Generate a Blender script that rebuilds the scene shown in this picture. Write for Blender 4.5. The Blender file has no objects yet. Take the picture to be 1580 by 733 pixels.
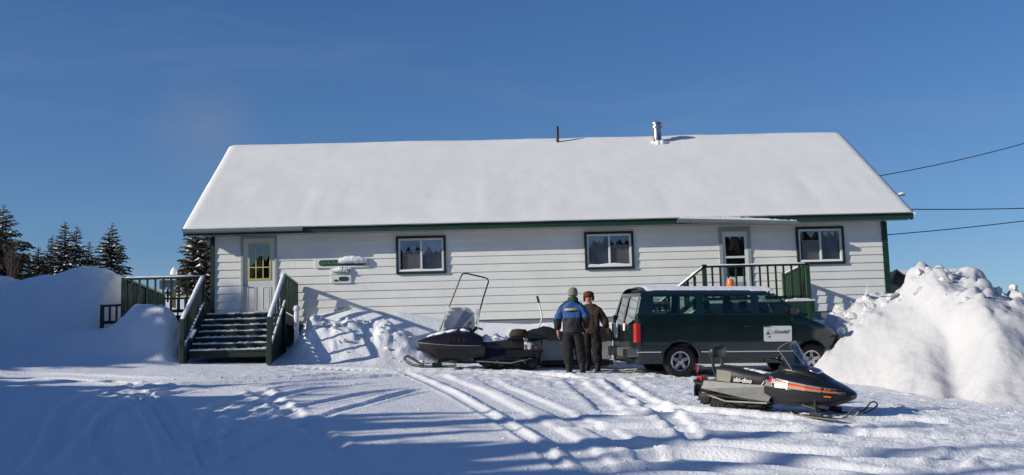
import bpy, bmesh, math, random
import numpy as np
from mathutils import Vector, Matrix

R = math.radians
sc = bpy.context.scene
col = sc.collection

# ------------------------------------------------------------------ camera
FPX, CX, CY = 1960.0, 790.0, 366.5
ROLL, PITCH, YAW = -0.0274, 0.1432, 0.0273
EYE = Vector((0, 0, 1.6))
cam_d = bpy.data.cameras.new('camera')
cam = bpy.data.objects.new('camera', cam_d)
col.objects.link(cam)
cam_d.sensor_width = 36.0
cam_d.lens = 36.0 * FPX / 1580.0
cam_d.clip_end = 4000
cam.matrix_world = Matrix.Translation(EYE) @ (Matrix.Rotation(-YAW, 4, 'Z') @ Matrix.Rotation(math.pi / 2 + PITCH, 4, 'X') @ Matrix.Rotation(ROLL, 4, 'Z'))
sc.camera = cam

# ------------------------------------------------------------------ sun and sky
SUN_AZ, SUN_EL = R(71.0), R(20.0)          # light travels towards +X and a little +Y
SUN_DIR = Vector((math.sin(SUN_AZ) * math.cos(SUN_EL), math.cos(SUN_AZ) * math.cos(SUN_EL), -math.sin(SUN_EL)))
sun_d = bpy.data.lights.new('sun', 'SUN')
sun_d.energy = 3.5
sun_d.angle = R(0.55)
sun_d.color = (1.0, 0.925, 0.80)
sun = bpy.data.objects.new('sun', sun_d)
sun.rotation_euler = SUN_DIR.to_track_quat('-Z', 'Y').to_euler()
sun.location = (-30, -10, 20)
col.objects.link(sun)

world = bpy.data.worlds.new('World')
sc.world = world
world.use_nodes = True
wn, wl = world.node_tree.nodes, world.node_tree.links
bg = wn['Background']
sky = wn.new('ShaderNodeTexSky')
sky.sky_type = 'NISHITA'
sky.sun_disc = False
sky.sun_elevation = SUN_EL
sky.sun_rotation = R(180 + 71)
sky.altitude = 300
sky.air_density = 1.0
sky.dust_density = 0.35
sky.ozone_density = 4.0
bg.inputs['Strength'].default_value = 0.1
# thin high cloud: stretched noise on the view direction
tc = wn.new('ShaderNodeTexCoord')
mp = wn.new('ShaderNodeMapping'); mp.inputs['Scale'].default_value = (1.6, 1.6, 9.0); mp.inputs['Rotation'].default_value = (0.0, R(5), 0)
nz = wn.new('ShaderNodeTexNoise'); nz.inputs['Scale'].default_value = 2.3; nz.inputs['Detail'].default_value = 6; nz.inputs['Roughness'].default_value = 0.62; nz.inputs['Distortion'].default_value = 0.6
rmp = wn.new('ShaderNodeValToRGB'); rmp.color_ramp.elements[0].position = 0.50; rmp.color_ramp.elements[1].position = 0.80
mul = wn.new('ShaderNodeMath'); mul.operation = 'MULTIPLY'; mul.inputs[1].default_value = 0.07
mixc = wn.new('ShaderNodeMixRGB'); mixc.blend_type = 'MIX'; mixc.inputs['Color2'].default_value = (3.6, 3.7, 4.0, 1)
wl.new(tc.outputs['Generated'], mp.inputs['Vector']); wl.new(mp.outputs['Vector'], nz.inputs['Vector'])
wl.new(nz.outputs['Fac'], rmp.inputs['Fac']); wl.new(rmp.outputs['Color'], mul.inputs[0])
hs = wn.new('ShaderNodeHueSaturation'); hs.inputs['Hue'].default_value = 0.510; hs.inputs['Saturation'].default_value = 1.17; hs.inputs['Value'].default_value = 0.76
wl.new(sky.outputs['Color'], hs.inputs['Color'])
wl.new(mul.outputs[0], mixc.inputs['Fac']); wl.new(hs.outputs['Color'], mixc.inputs['Color1'])
# one soft puff beyond the left end of the roof
vd = wn.new('ShaderNodeVectorMath'); vd.operation = 'DISTANCE'; vd.inputs[1].default_value = (-0.2066, 0.9525, 0.2236)
mr = wn.new('ShaderNodeMapRange'); mr.interpolation_type = 'SMOOTHSTEP'; mr.inputs['From Min'].default_value = 0.06; mr.inputs['From Max'].default_value = 0.0; mr.inputs['To Max'].default_value = 0.36
m3 = wn.new('ShaderNodeMath'); m3.operation = 'MULTIPLY'
mix2 = wn.new('ShaderNodeMixRGB'); mix2.inputs['Color2'].default_value = (2.3, 2.1, 2.4, 1)
nz2 = wn.new('ShaderNodeTexNoise'); nz2.inputs['Scale'].default_value = 22; nz2.inputs['Detail'].default_value = 5
wl.new(tc.outputs['Generated'], nz2.inputs['Vector']); wl.new(tc.outputs['Generated'], vd.inputs[0]); wl.new(vd.outputs['Value'], mr.inputs['Value']); wl.new(mr.outputs[0], m3.inputs[0]); wl.new(nz2.outputs['Fac'], m3.inputs[1])
wl.new(m3.outputs[0], mix2.inputs['Fac']); wl.new(mixc.outputs['Color'], mix2.inputs['Color1'])
wl.new(mix2.outputs['Color'], bg.inputs['Color'])

sc.view_settings.view_transform = 'Standard'
sc.view_settings.look = 'None'
sc.view_settings.gamma = 1.0
sc.view_settings.exposure = 0.44
try:
    sc.view_settings.use_curve_mapping = False
except Exception:
    pass

# ------------------------------------------------------------------ helpers
_cr, _sr = math.cos(ROLL), math.sin(ROLL)
_fw = Vector((math.sin(YAW) * math.cos(PITCH), math.cos(YAW) * math.cos(PITCH), math.sin(PITCH)))
_rt = Vector((math.cos(YAW), -math.sin(YAW), 0)); _up = _rt.cross(_fw)
_r2 = _rt * _cr + _up * _sr; _u2 = _up * _cr - _rt * _sr
def at(x, y, Y):
    """photo pixel -> world point at depth Y"""
    v = _r2 * (x - CX) - _u2 * (y - CY) + _fw * FPX
    return EYE + v * (Y / v.y)

def tag(o, label=None, cat=None, group=None, kind=None):
    if label: o['label'] = label
    if cat: o['category'] = cat
    if group: o['group'] = group
    if kind: o['kind'] = kind
    return o

def empty(name, loc=(0, 0, 0), rot=(0, 0, 0)):
    o = bpy.data.objects.new(name, None)
    o.empty_display_size = 0.2
    o.location = loc; o.rotation_euler = rot
    col.objects.link(o)
    return o

def copy_tree(o, parent=None):
    c = o.copy(); col.objects.link(c)
    if parent is not None:
        c.parent = parent
    for ch in list(o.children):
        copy_tree(ch, c)
    return c

class MB:
    def __init__(self):
        self.v = []; self.f = []
    def add(self, vs, fs):
        n = len(self.v)
        self.v += [tuple(p) for p in vs]
        self.f += [tuple(i + n for i in f) for f in fs]
        return self
    def box(self, x0, x1, y0, y1, z0, z1):
        vs = [(x0, y0, z0), (x1, y0, z0), (x1, y1, z0), (x0, y1, z0), (x0, y0, z1), (x1, y0, z1), (x1, y1, z1), (x0, y1, z1)]
        return self.add(vs, [(0, 3, 2, 1), (4, 5, 6, 7), (0, 1, 5, 4), (1, 2, 6, 5), (2, 3, 7, 6), (3, 0, 4, 7)])
    def bar(self, a, b, w, h, upv=(0, 0, 1)):
        """rectangular bar from a to b, w across, h along upv"""
        a, b = Vector(a), Vector(b); d = (b - a).normalized(); u = Vector(upv)
        s = d.cross(u)
        if s.length < 1e-4: s = d.cross(Vector((1, 0, 0)))
        s.normalize(); u = s.cross(d).normalized()
        vs = []
        for p in (a, b):
            for (i, j) in ((-1, -1), (1, -1), (1, 1), (-1, 1)):
                vs.append(p + s * (i * w / 2) + u * (j * h / 2))
        return self.add(vs, [(0, 1, 2, 3), (7, 6, 5, 4), (0, 4, 5, 1), (1, 5, 6, 2), (2, 6, 7, 3), (3, 7, 4, 0)])
    def tube(self, pts, r, n=8, closed=False):
        pts = [Vector(p) for p in pts]; m = len(pts)
        rr = r if isinstance(r, (list, tuple)) else [r] * m
        vs = []; prev = None
        for i, p in enumerate(pts):
            if closed: d = pts[(i + 1) % m] - pts[i - 1]
            else: d = pts[min(i + 1, m - 1)] - pts[max(i - 1, 0)]
            d.normalize()
            if prev is None:
                s = d.cross(Vector((0, 0, 1)))
                if s.length < 0.05: s = d.cross(Vector((1, 0, 0)))
            else:
                s = prev - d * prev.dot(d)
                if s.length < 1e-4: s = d.cross(Vector((0.3, 1, 0.2)))
            s.normalize(); prev = s; u = s.cross(d)
            for k in range(n):
                a = 2 * math.pi * k / n
                vs.append(p + (s * math.cos(a) + u * math.sin(a)) * rr[i])
        fs = []
        for i in range(m if closed else m - 1):
            j = (i + 1) % m
            for k in range(n):
                fs.append((i * n + k, i * n + (k + 1) % n, j * n + (k + 1) % n, j * n + k))
        if not closed:
            fs.append(tuple(range(n))[::-1]); fs.append(tuple((m - 1) * n + k for k in range(n)))
        return self.add(vs, fs)
    def loft(self, rings, cap=True, closed=True):
        n = len(rings[0]); vs = [p for r in rings for p in r]; fs = []
        for i in range(len(rings) - 1):
            for k in range(n if closed else n - 1):
                fs.append((i * n + k, i * n + (k + 1) % n, (i + 1) * n + (k + 1) % n, (i + 1) * n + k))
        if cap:
            fs.append(tuple(range(n))[::-1]); fs.append(tuple((len(rings) - 1) * n + k for k in range(n)))
        return self.add(vs, fs)
    def prism(self, outline, a, b, axis='y'):
        """2-D outline (u, w) extruded between a and b along axis"""
        def P(u, w, t):
            return (u, t, w) if axis == 'y' else ((t, u, w) if axis == 'x' else (u, w, t))
        n = len(outline)
        vs = [P(u, w, a) for u, w in outline] + [P(u, w, b) for u, w in outline]
        fs = [tuple(range(n)), tuple(range(2 * n - 1, n - 1, -1))] + [(i, i + n, (i + 1) % n + n, (i + 1) % n) for i in range(n)]
        return self.add(vs, fs)
    def lathe(self, prof, c=(0, 0, 0), axis='z', n=16, cap=True):
        rings = []
        for (r, t) in prof:
            ring = []
            for k in range(n):
                a = 2 * math.pi * k / n; u, w = r * math.cos(a), r * math.sin(a)
                p = (u, w, t) if axis == 'z' else ((u, t, w) if axis == 'y' else (t, u, w))
                ring.append((p[0] + c[0], p[1] + c[1], p[2] + c[2]))
            rings.append(ring)
        return self.loft(rings, cap)
    def ell(self, c, rx, ry, rz, n=10, m=6):
        rings = []
        for i in range(m + 1):
            t = -math.pi / 2 + math.pi * i / m; cc = max(math.cos(t), 0.02)
            rings.append([(c[0] + rx * cc * math.cos(2 * math.pi * k / n), c[1] + ry * cc * math.sin(2 * math.pi * k / n), c[2] + rz * math.sin(t)) for k in range(n)])
        return self.loft(rings)
    def build(self, name, mat, parent=None, smooth=False, bevel=0.0, fix=True, subd=0):
        me = bpy.data.meshes.new(name)
        me.from_pydata(self.v, [], self.f)
        if fix:
            bm = bmesh.new(); bm.from_mesh(me)
            bmesh.ops.recalc_face_normals(bm, faces=bm.faces)
            bm.to_mesh(me); bm.free()
        me.materials.append(mat)
        if smooth:
            me.polygons.foreach_set('use_smooth', [True] * len(me.polygons))
            if smooth != 'all':
                me.set_sharp_from_angle(angle=R(smooth if smooth is not True else 40))
        o = bpy.data.objects.new(name, me)
        col.objects.link(o)
        if parent is not None: o.parent = parent
        if bevel:
            b = o.modifiers.new('bevel', 'BEVEL'); b.width = bevel; b.segments = 2; b.limit_method = 'ANGLE'
        if subd:
            s = o.modifiers.new('sub', 'SUBSURF'); s.levels = subd; s.render_levels = subd
        return o

def superring(x, y0, hw, z0, z1, p=2.6, n=16, pin=0.0):
    """closed ring across the x axis: half width hw, between z0 and z1, superellipse power p"""
    out = []
    for k in range(n):
        a = 2 * math.pi * k / n + math.pi / n
        c, s = math.cos(a), math.sin(a)
        u = math.copysign(abs(c) ** (2 / p), c); w = math.copysign(abs(s) ** (2 / p), s)
        hh = hw * (1 - pin * max(w, 0))
        out.append((x, y0 + hh * u, (z0 + z1) / 2 + (z1 - z0) / 2 * w))
    return out

def to_mesh(o, name, material):
    """text object -> plain mesh object with the same place and parent"""
    bpy.context.view_layer.update()
    me = bpy.data.meshes.new_from_object(o.evaluated_get(bpy.context.evaluated_depsgraph_get()))
    me.name = name; me.materials.clear(); me.materials.append(material)
    n = bpy.data.objects.new(name, me); col.objects.link(n); n.parent = o.parent; n.location = o.location; n.rotation_euler = o.rotation_euler
    cu = o.data; bpy.data.objects.remove(o); bpy.data.curves.remove(cu); n.name = name
    return n

def domering(x, hw, zj, ze, p=2.6, n=20, pin=0.0):
    """ring that is widest at zj and rounds off to ze (above or below)"""
    out = []
    for k in range(n + 1):
        a = math.pi * k / n; c, s_ = math.cos(a), math.sin(a)
        u = math.copysign(abs(c) ** (2 / p), c); w = abs(s_) ** (2 / p)
        out.append((x, hw * (1 - pin * w) * u, zj + (ze - zj) * w))
    return out

# ------------------------------------------------------------------ materials
MATS = {}
def mat(name, c, rough=0.6, metal=0.0, var=0.12, scale=6.0, bump=0.0, bscale=60.0, spec=0.5, coat=0.0, c2=None):
    m = bpy.data.materials.new(name); m.use_nodes = True
    nt = m.node_tree; b = nt.nodes['Principled BSDF']
    b.inputs['Roughness'].default_value = rough; b.inputs['Metallic'].default_value = metal
    b.inputs['Specular IOR Level'].default_value = spec
    b.inputs['Coat Weight'].default_value = coat; b.inputs['Coat Roughness'].default_value = 0.08
    t = nt.nodes.new('ShaderNodeTexCoord')
    n = nt.nodes.new('ShaderNodeTexNoise'); n.inputs['Scale'].default_value = scale; n.inputs['Detail'].default_value = 6; n.inputs['Roughness'].default_value = 0.65
    r = nt.nodes.new('ShaderNodeValToRGB')
    lo = [max(0, k * (1 - var)) for k in c]; hi = [min(1, k * (1 + var)) for k in (c2 or c)]
    r.color_ramp.elements[0].position = 0.3; r.color_ramp.elements[1].position = 0.7
    r.color_ramp.elements[0].color = (*lo, 1); r.color_ramp.elements[1].color = (*hi, 1)
    nt.links.new(t.outputs['Object'], n.inputs['Vector']); nt.links.new(n.outputs['Fac'], r.inputs['Fac'])
    nt.links.new(r.outputs['Color'], b.inputs['Base Color'])
    if bump:
        n2 = nt.nodes.new('ShaderNodeTexNoise'); n2.inputs['Scale'].default_value = bscale; n2.inputs['Detail'].default_value = 5
        bp = nt.nodes.new('ShaderNodeBump'); bp.inputs['Strength'].default_value = bump; bp.inputs['Distance'].default_value = 0.02
        nt.links.new(t.outputs['Object'], n2.inputs['Vector']); nt.links.new(n2.outputs['Fac'], bp.inputs['Height']); nt.links.new(bp.outputs['Normal'], b.inputs['Normal'])
    MATS[name] = m
    return m

def glass(name, tint, refl, rough=0.0, edge=0.6):
    m = bpy.data.materials.new(name); m.use_nodes = True
    nt = m.node_tree; out = nt.nodes['Material Output']; nt.nodes.remove(nt.nodes['Principled BSDF'])
    tr = nt.nodes.new('ShaderNodeBsdfTransparent'); tr.inputs['Color'].default_value = (*tint, 1)
    gl = nt.nodes.new('ShaderNodeBsdfGlossy'); gl.inputs['Roughness'].default_value = rough; gl.inputs['Color'].default_value = (0.95, 0.97, 1, 1)
    lw = nt.nodes.new('ShaderNodeLayerWeight'); lw.inputs['Blend'].default_value = 0.35
    ma = nt.nodes.new('ShaderNodeMath'); ma.operation = 'MULTIPLY_ADD'; ma.inputs[1].default_value = edge; ma.inputs[2].default_value = refl; ma.use_clamp = True
    nt.links.new(lw.outputs['Fresnel'], ma.inputs[0])
    mx = nt.nodes.new('ShaderNodeMixShader')
    nt.links.new(ma.outputs[0], mx.inputs[0]); nt.links.new(tr.outputs[0], mx.inputs[1]); nt.links.new(gl.outputs[0], mx.inputs[2]); nt.links.new(mx.outputs[0], out.inputs['Surface'])
    MATS[name] = m
    return m

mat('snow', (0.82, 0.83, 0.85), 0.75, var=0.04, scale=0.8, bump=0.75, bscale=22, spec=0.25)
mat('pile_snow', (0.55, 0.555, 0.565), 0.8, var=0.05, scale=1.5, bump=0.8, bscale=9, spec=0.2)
mat('chunk_snow', (0.70, 0.705, 0.715), 0.85, var=0.02, scale=2, spec=0.15)
mat('roof_snow', (0.765, 0.765, 0.745), 0.8, var=0.035, scale=0.7, bump=0.35, bscale=22, spec=0.2)
mat('trim_snow', (0.78, 0.79, 0.81), 0.8, var=0.03, scale=9, bump=0.3, bscale=40, spec=0.2)
mat('siding', (0.80, 0.80, 0.755), 0.55, var=0.06, scale=1.6, bump=0.12, bscale=25)
mat('door_white', (0.68, 0.68, 0.65), 0.5, var=0.05, scale=3)
mat('frame_grey', (0.34, 0.36, 0.36), 0.6, var=0.08)
mat('vinyl', (0.72, 0.74, 0.72), 0.45, var=0.04)
mat('yellow', (0.56, 0.50, 0.17), 0.5, var=0.1)
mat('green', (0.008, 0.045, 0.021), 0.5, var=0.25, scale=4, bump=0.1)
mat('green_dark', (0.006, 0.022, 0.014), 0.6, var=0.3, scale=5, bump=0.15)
mat('skirt', (0.20, 0.23, 0.27), 0.8, var=0.12, scale=2)
mat('soffit', (0.42, 0.42, 0.40), 0.7, var=0.05)
mat('gutter', (0.20, 0.23, 0.24), 0.35, metal=0.3, var=0.12)
mat('interior', (0.05, 0.05, 0.055), 0.9)
mat('pane_backing', (0.62, 0.63, 0.66), 0.9, var=0.15, scale=3)  # for the pale sheets added to brighten the window panes
mat('blind', (0.74, 0.66, 0.60), 0.9, var=0.06, scale=3)
mat('black_metal', (0.012, 0.012, 0.014), 0.45, var=0.2)
mat('steel', (0.40, 0.40, 0.41), 0.34, metal=1.0, var=0.15, scale=9)
mat('chrome', (0.42, 0.42, 0.43), 0.25, metal=1.0, var=0.06)
mat('aluminium', (0.34, 0.33, 0.30), 0.42, metal=0.6, var=0.15, scale=8)
mat('black_plastic', (0.014, 0.014, 0.016), 0.4, var=0.25, scale=12)
mat('seat_vinyl', (0.022, 0.021, 0.021), 0.42, var=0.3, scale=7, bump=0.1)
mat('rubber', (0.014, 0.014, 0.014), 0.85, var=0.3, scale=20, bump=0.3)
mat('hood_dark', (0.012, 0.006, 0.011), 0.38, var=0.3, scale=5, coat=0.25)
mat('hood_silver', (0.30, 0.285, 0.23), 0.3, metal=0.35, var=0.12, scale=5, coat=0.4)
mat('hood_black', (0.012, 0.012, 0.013), 0.22, var=0.3, scale=5, coat=0.5)
mat('teal', (0.006, 0.06, 0.05), 0.35, var=0.2)
mat('red', (0.42, 0.015, 0.012), 0.3, var=0.2)
mat('orange', (0.75, 0.16, 0.01), 0.3, var=0.2)
mat('white_paint', (0.74, 0.75, 0.72), 0.5, var=0.05, scale=8)
mat('van_green', (0.0045, 0.016, 0.017), 0.22, var=0.25, scale=1.5, coat=0.6, spec=0.4)
mat('van_trim', (0.11, 0.11, 0.11), 0.4, var=0.1)
mat('grey_fabric', (0.035, 0.036, 0.04), 0.95, var=0.2)
mat('sign_green', (0.012, 0.07, 0.03), 0.5, var=0.15)
mat('bark', (0.07, 0.05, 0.04), 0.9, var=0.3, scale=20, bump=0.4)
mat('needles', (0.025, 0.042, 0.026), 0.75, var=0.35, scale=1.5, c2=(0.065, 0.065, 0.04))
mat('needles_brown', (0.10, 0.07, 0.04), 0.8, var=0.3, scale=1.2, c2=(0.15, 0.11, 0.07))
mat('jacket_blue', (0.018, 0.07, 0.22), 0.65, var=0.18, scale=9, bump=0.3, bscale=14)
mat('cloth_black', (0.007, 0.007, 0.008), 0.9, var=0.3, scale=8, bump=0.35, bscale=14)
mat('cloth_brown', (0.034, 0.021, 0.011), 0.85, var=0.3, scale=8, bump=0.35, bscale=14)
mat('skin', (0.46, 0.20, 0.13), 0.55, var=0.1)
mat('fur_brown', (0.11, 0.035, 0.016), 0.95, var=0.4, scale=30, bump=0.8, bscale=60)
mat('knit_grey', (0.20, 0.19, 0.15), 0.95, var=0.3, scale=25, bump=0.5, bscale=60)
mat('knit_green', (0.02, 0.07, 0.03), 0.95, var=0.3, scale=25)
mat('patch', (0.35, 0.38, 0.22), 0.7, var=0.25, scale=20)
mat('plywood', (0.33, 0.35, 0.37), 0.8, var=0.15, scale=4)
mat('tarp', (0.016, 0.014, 0.016), 0.6, var=0.3, scale=6, bump=0.4, bscale=9)
mat('wire', (0.012, 0.012, 0.013), 0.7)
mat('shed_dark', (0.03, 0.03, 0.032), 0.8, var=0.2)
glass('pane_glass', (0.82, 0.84, 0.86), 0.11)
glass('van_glass', (0.52, 0.66, 0.60), 0.03)
glass('screen_glass', (0.82, 0.83, 0.84), 0.03, 0.0, 0.22)
def add_film(m, z0, z1, colour, amount):
    """dried road-salt film on the lower panels"""
    nt = m.node_tree; b = nt.nodes['Principled BSDF']; src = b.inputs['Base Color'].links[0].from_socket
    tc = nt.nodes.new('ShaderNodeTexCoord'); sx = nt.nodes.new('ShaderNodeSeparateXYZ'); mr = nt.nodes.new('ShaderNodeMapRange'); nz = nt.nodes.new('ShaderNodeTexNoise')
    mr.inputs['From Min'].default_value = z1; mr.inputs['From Max'].default_value = z0; nz.inputs['Scale'].default_value = 3.5; nz.inputs['Detail'].default_value = 8
    ml = nt.nodes.new('ShaderNodeMath'); ml.operation = 'MULTIPLY'; m2 = nt.nodes.new('ShaderNodeMath'); m2.operation = 'MULTIPLY'; m2.inputs[1].default_value = amount
    mx = nt.nodes.new('ShaderNodeMixRGB'); mx.inputs['Color2'].default_value = (*colour, 1)
    L = nt.links.new; L(tc.outputs['Object'], sx.inputs[0]); L(sx.outputs['Z'], mr.inputs['Value']); L(tc.outputs['Object'], nz.inputs['Vector']); L(mr.outputs[0], ml.inputs[0]); L(nz.outputs['Fac'], ml.inputs[1]); L(ml.outputs[0], m2.inputs[0]); L(m2.outputs[0], mx.inputs['Fac']); L(src, mx.inputs['Color1']); L(mx.outputs[0], b.inputs['Base Color'])
add_film(MATS['van_green'], 0.25, 0.95, (0.10, 0.10, 0.095), 0.28)
M = MATS

# ------------------------------------------------------------------ noise for the snow
def _h(ix, iy, s):
    v = np.sin(ix * 127.1 + iy * 311.7 + s * 74.7) * 43758.5453
    return v - np.floor(v)
def vnoise(x, y, s=0.0):
    ix, iy = np.floor(x), np.floor(y); fx, fy = x - ix, y - iy
    ux = fx * fx * fx * (fx * (fx * 6 - 15) + 10); uy = fy * fy * fy * (fy * (fy * 6 - 15) + 10)
    a, b, c, d = _h(ix, iy, s), _h(ix + 1, iy, s), _h(ix, iy + 1, s), _h(ix + 1, iy + 1, s)
    return (a * (1 - ux) + b * ux) * (1 - uy) + (c * (1 - ux) + d * ux) * uy * 1.0
def fbm(x, y, o=4, s=0.0, g=0.5):
    t = 0; a = 1.0; n = 0.0
    for i in range(o):
        t = t + a * (vnoise(x, y, s + i * 3.7) - 0.5); n += a
        x, y = x * 2.03 + 11.3, y * 2.03 + 4.1; a *= g
    return t / n * 2
def domes(x, y, cell, s, keep=0.6):
    """rounded lumps scattered on a jittered grid, 0..1"""
    x, y = x / cell, y / cell
    ix, iy = np.floor(x), np.floor(y); best = np.zeros_like(x)
    for dx in (-1, 0, 1):
        for dy in (-1, 0, 1):
            cx_, cy_ = ix + dx, iy + dy
            px, py = cx_ + _h(cx_, cy_, s), cy_ + _h(cx_, cy_, s + 5.1)
            r = 0.28 + 0.42 * _h(cx_, cy_, s + 9.3); on = _h(cx_, cy_, s + 13.7) < keep
            q = 1 - ((x - px) ** 2 + (y - py) ** 2) / (r * r)
            best = np.maximum(best, np.where(on, np.sqrt(np.clip(q, 0, 1)) * r / 0.7, 0))
    return best
def blocks(x, y, cell, s, keep=0.6):
    """broken angular chunks on a jittered grid, 0..1"""
    x, y = x / cell, y / cell
    ix, iy = np.floor(x), np.floor(y); best = np.zeros_like(x)
    for dx in (-1, 0, 1):
        for dy in (-1, 0, 1):
            cx_, cy_ = ix + dx, iy + dy
            px, py = x - cx_ - _h(cx_, cy_, s), y - cy_ - _h(cx_, cy_, s + 5.1)
            a = _h(cx_, cy_, s + 9.3) * 6.28; u = px * np.cos(a) + py * np.sin(a); v = -px * np.sin(a) + py * np.cos(a)
            r1 = 0.22 + 0.42 * _h(cx_, cy_, s + 2.2); r2 = r1 * (0.5 + 0.5 * _h(cx_, cy_, s + 7.2)); on = _h(cx_, cy_, s + 13.7) < keep
            q = 1 - np.maximum(np.maximum(np.abs(u) / r1, np.abs(v) / r2), (np.abs(u) / r1 + np.abs(v) / r2) * 0.68)
            hgt = np.clip(q * 3.2, 0, 1) * (0.75 + 0.5 * u / r1) * r1 / 0.64
            best = np.maximum(best, np.where(on, hgt, 0))
    return best
def sstep(a, b, x):
    t = np.clip((x - a) / (b - a), 0, 1)
    return t * t * (3 - 2 * t)

_py = np.array([-400, -60, -20, 0, 8, 15, 20, 26.5, 29, 31, 38, 50, 75, 110, 220, 900], float)
_pz = np.array([-30, -6, -2.4, -0.4, 0.15, 1.0, 1.78, 2.62, 2.98, 3.3, 4.6, 6.6, 9.2, 10.4, 8.0, -25], float)
_yy = np.linspace(-400, 900, 13001); _zz = np.interp(_yy, _py, _pz)
_k = np.ones(15) / 15
_zz = np.convolve(np.pad(_zz, 7, 'edge'), _k, 'valid')
def base_z(X, Y):
    X = np.asarray(X, float); Y = np.asarray(Y, float)
    z = np.interp(Y, _yy, _zz)
    gx = np.interp(Y, [0, 15, 27, 40], [0.02, 0.028, 0.045, 0.03])
    z = z - gx * np.clip(X, -16, 16)
    z = z - 0.10 * np.clip(X - 6, 0, 40) * sstep(30, 50, Y)
    return z

def px_ground(x, y):
    """photo pixel -> (X, Y) on the plain snow slope"""
    v = _r2 * (x - CX) - _u2 * (y - CY) + _fw * FPX
    v = v / v.y
    lo = 6.0
    for k in range(400):
        Y = 6 + k * 0.08
        if EYE.z + v.z * Y <= float(base_z(v.x * Y, Y)): break
    return (v.x * Y, Y)

# crest lines taken from real snow banks (world X -> crest height)
LB_X = [-40, -16, -12.2, -11.7, -11.2, -10.6, -10.07, -9.49, -9.1, -8.75, -8.4]
LB_Z = [5.6, 5.6, 5.57, 5.50, 5.60, 5.67, 5.76, 5.72, 5.55, 4.9, 3.6]
def ground_z(X, Y, fine=True):
    z = base_z(X, Y)
    big = fbm(X * 0.35, Y * 0.35, 3, 2.0)
    z = z + 0.05 * big * sstep(10, 14, Y)
    # long ploughed bank on the left, behind the deck side
    zc = np.interp(X, LB_X, LB_Z) + 0.10 * fbm(X * 1.3, Y * 1.3, 4, 7.0) + 0.05 * blocks(X, Y, 0.5, 8.0, 0.35) + 0.02 * fbm(X * 5, Y * 5, 3, 9.0)
    t = sstep(28.4, 32.6, Y + 0.25 * fbm(X * 0.5, Y * 0.5, 2, 4.0))
    bank = 3.25 + (zc - 3.25) * t
    back = np.clip((Y - 33.0) / 9.0, 0, 1)
    bank = bank * (1 - back) + (z) * back
    wl_ = sstep(-8.35, -9.2, X)
    z = np.where((Y > 28.2), np.maximum(z, z * (1 - wl_) + bank * wl_), z)
    # mound in front of the deck, left of the stairs
    def bump(cx, cy, rx, ry, h, pw=1.0):
        q = ((X - cx) / rx) ** 2 + ((Y - cy) / ry) ** 2
        return h * np.exp(-q ** pw)
    m = bump(-7.2, 28.25, 0.75, 0.9, 0.98, 1.1) + bump(-8.5, 28.5, 1.3, 0.9, 0.55, 1.1) + bump(-6.7, 27.7, 0.45, 0.7, 0.30)
    m = m * sstep(-6.25, -6.75, X) * (1 + 0.10 * fbm(X * 1.8, Y * 1.8, 4, 12.0) + 0.05 * blocks(X, Y, 0.4, 14.0, 0.3))
    z = z + m
    # lumpy ridge between the stairs and the snow scoop
    rx_ = sstep(-4.62, -3.7, X) * (1 - sstep(-1.75, -0.5, X))
    cr = np.interp(X, [-4.6, -4.0, -3.3, -2.1, -1.5, -0.7], [3.82, 4.05, 3.95, 3.84, 3.58, 3.30])
    prof = sstep(27.35, 29.1, Y + 0.18 * fbm(X * 1.2, Y * 0.8, 3, 21.0)) * (1 - 0.35 * sstep(29.2, 30.2, Y))
    lum = sstep(-4.2, -3.6, X) * (0.09 * blocks(X, Y, 0.45, 31.0, 0.65) + 0.06 * blocks(X, Y, 0.22, 33.0, 0.55) + 0.05 * domes(X, Y, 0.5, 35.0, 0.7)) * sstep(27.6, 28.5, Y)
    z = np.where(Y > 27.2, z + rx_ * (np.maximum(cr - z, 0) * prof + lum * (1 - sstep(29.3, 29.8, Y))), z)
    # smooth drift against the wall
    dz = np.interp(X, [-4.35, -4.0, -3.1, -1.9, -0.8, 0.2, 1.0, 4.0, 10.0], [3.9, 4.25, 4.34, 4.26, 4.02, 3.92, 3.86, 3.86, 3.8])
    dm = sstep(29.9, 30.6, Y) * (1 - sstep(31.05, 31.5, Y)) * sstep(-4.5, -4.2, X) * (1 - sstep(10.0, 10.4, X))
    z = z + dm * np.maximum(dz - z, 0)
    # snow pushed back beyond the van
    z = z + 0.35 * np.exp(-((X - 2.5) / 3.5) ** 2 - ((Y - 29.6) / 0.8) ** 2) * (0.7 + 0.5 * fbm(X * 1.5, Y * 1.5, 3, 17.0))
    # keep snow out of the building and from under the stairs
    inside = sstep(-6.75, -6.55, X) * (1 - sstep(10.2, 10.4, X)) * sstep(31.05, 31.3, Y) * (1 - sstep(41.8, 42.2, Y))
    z = z * (1 - inside) + np.minimum(z, 3.6) * inside
    return z

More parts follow.
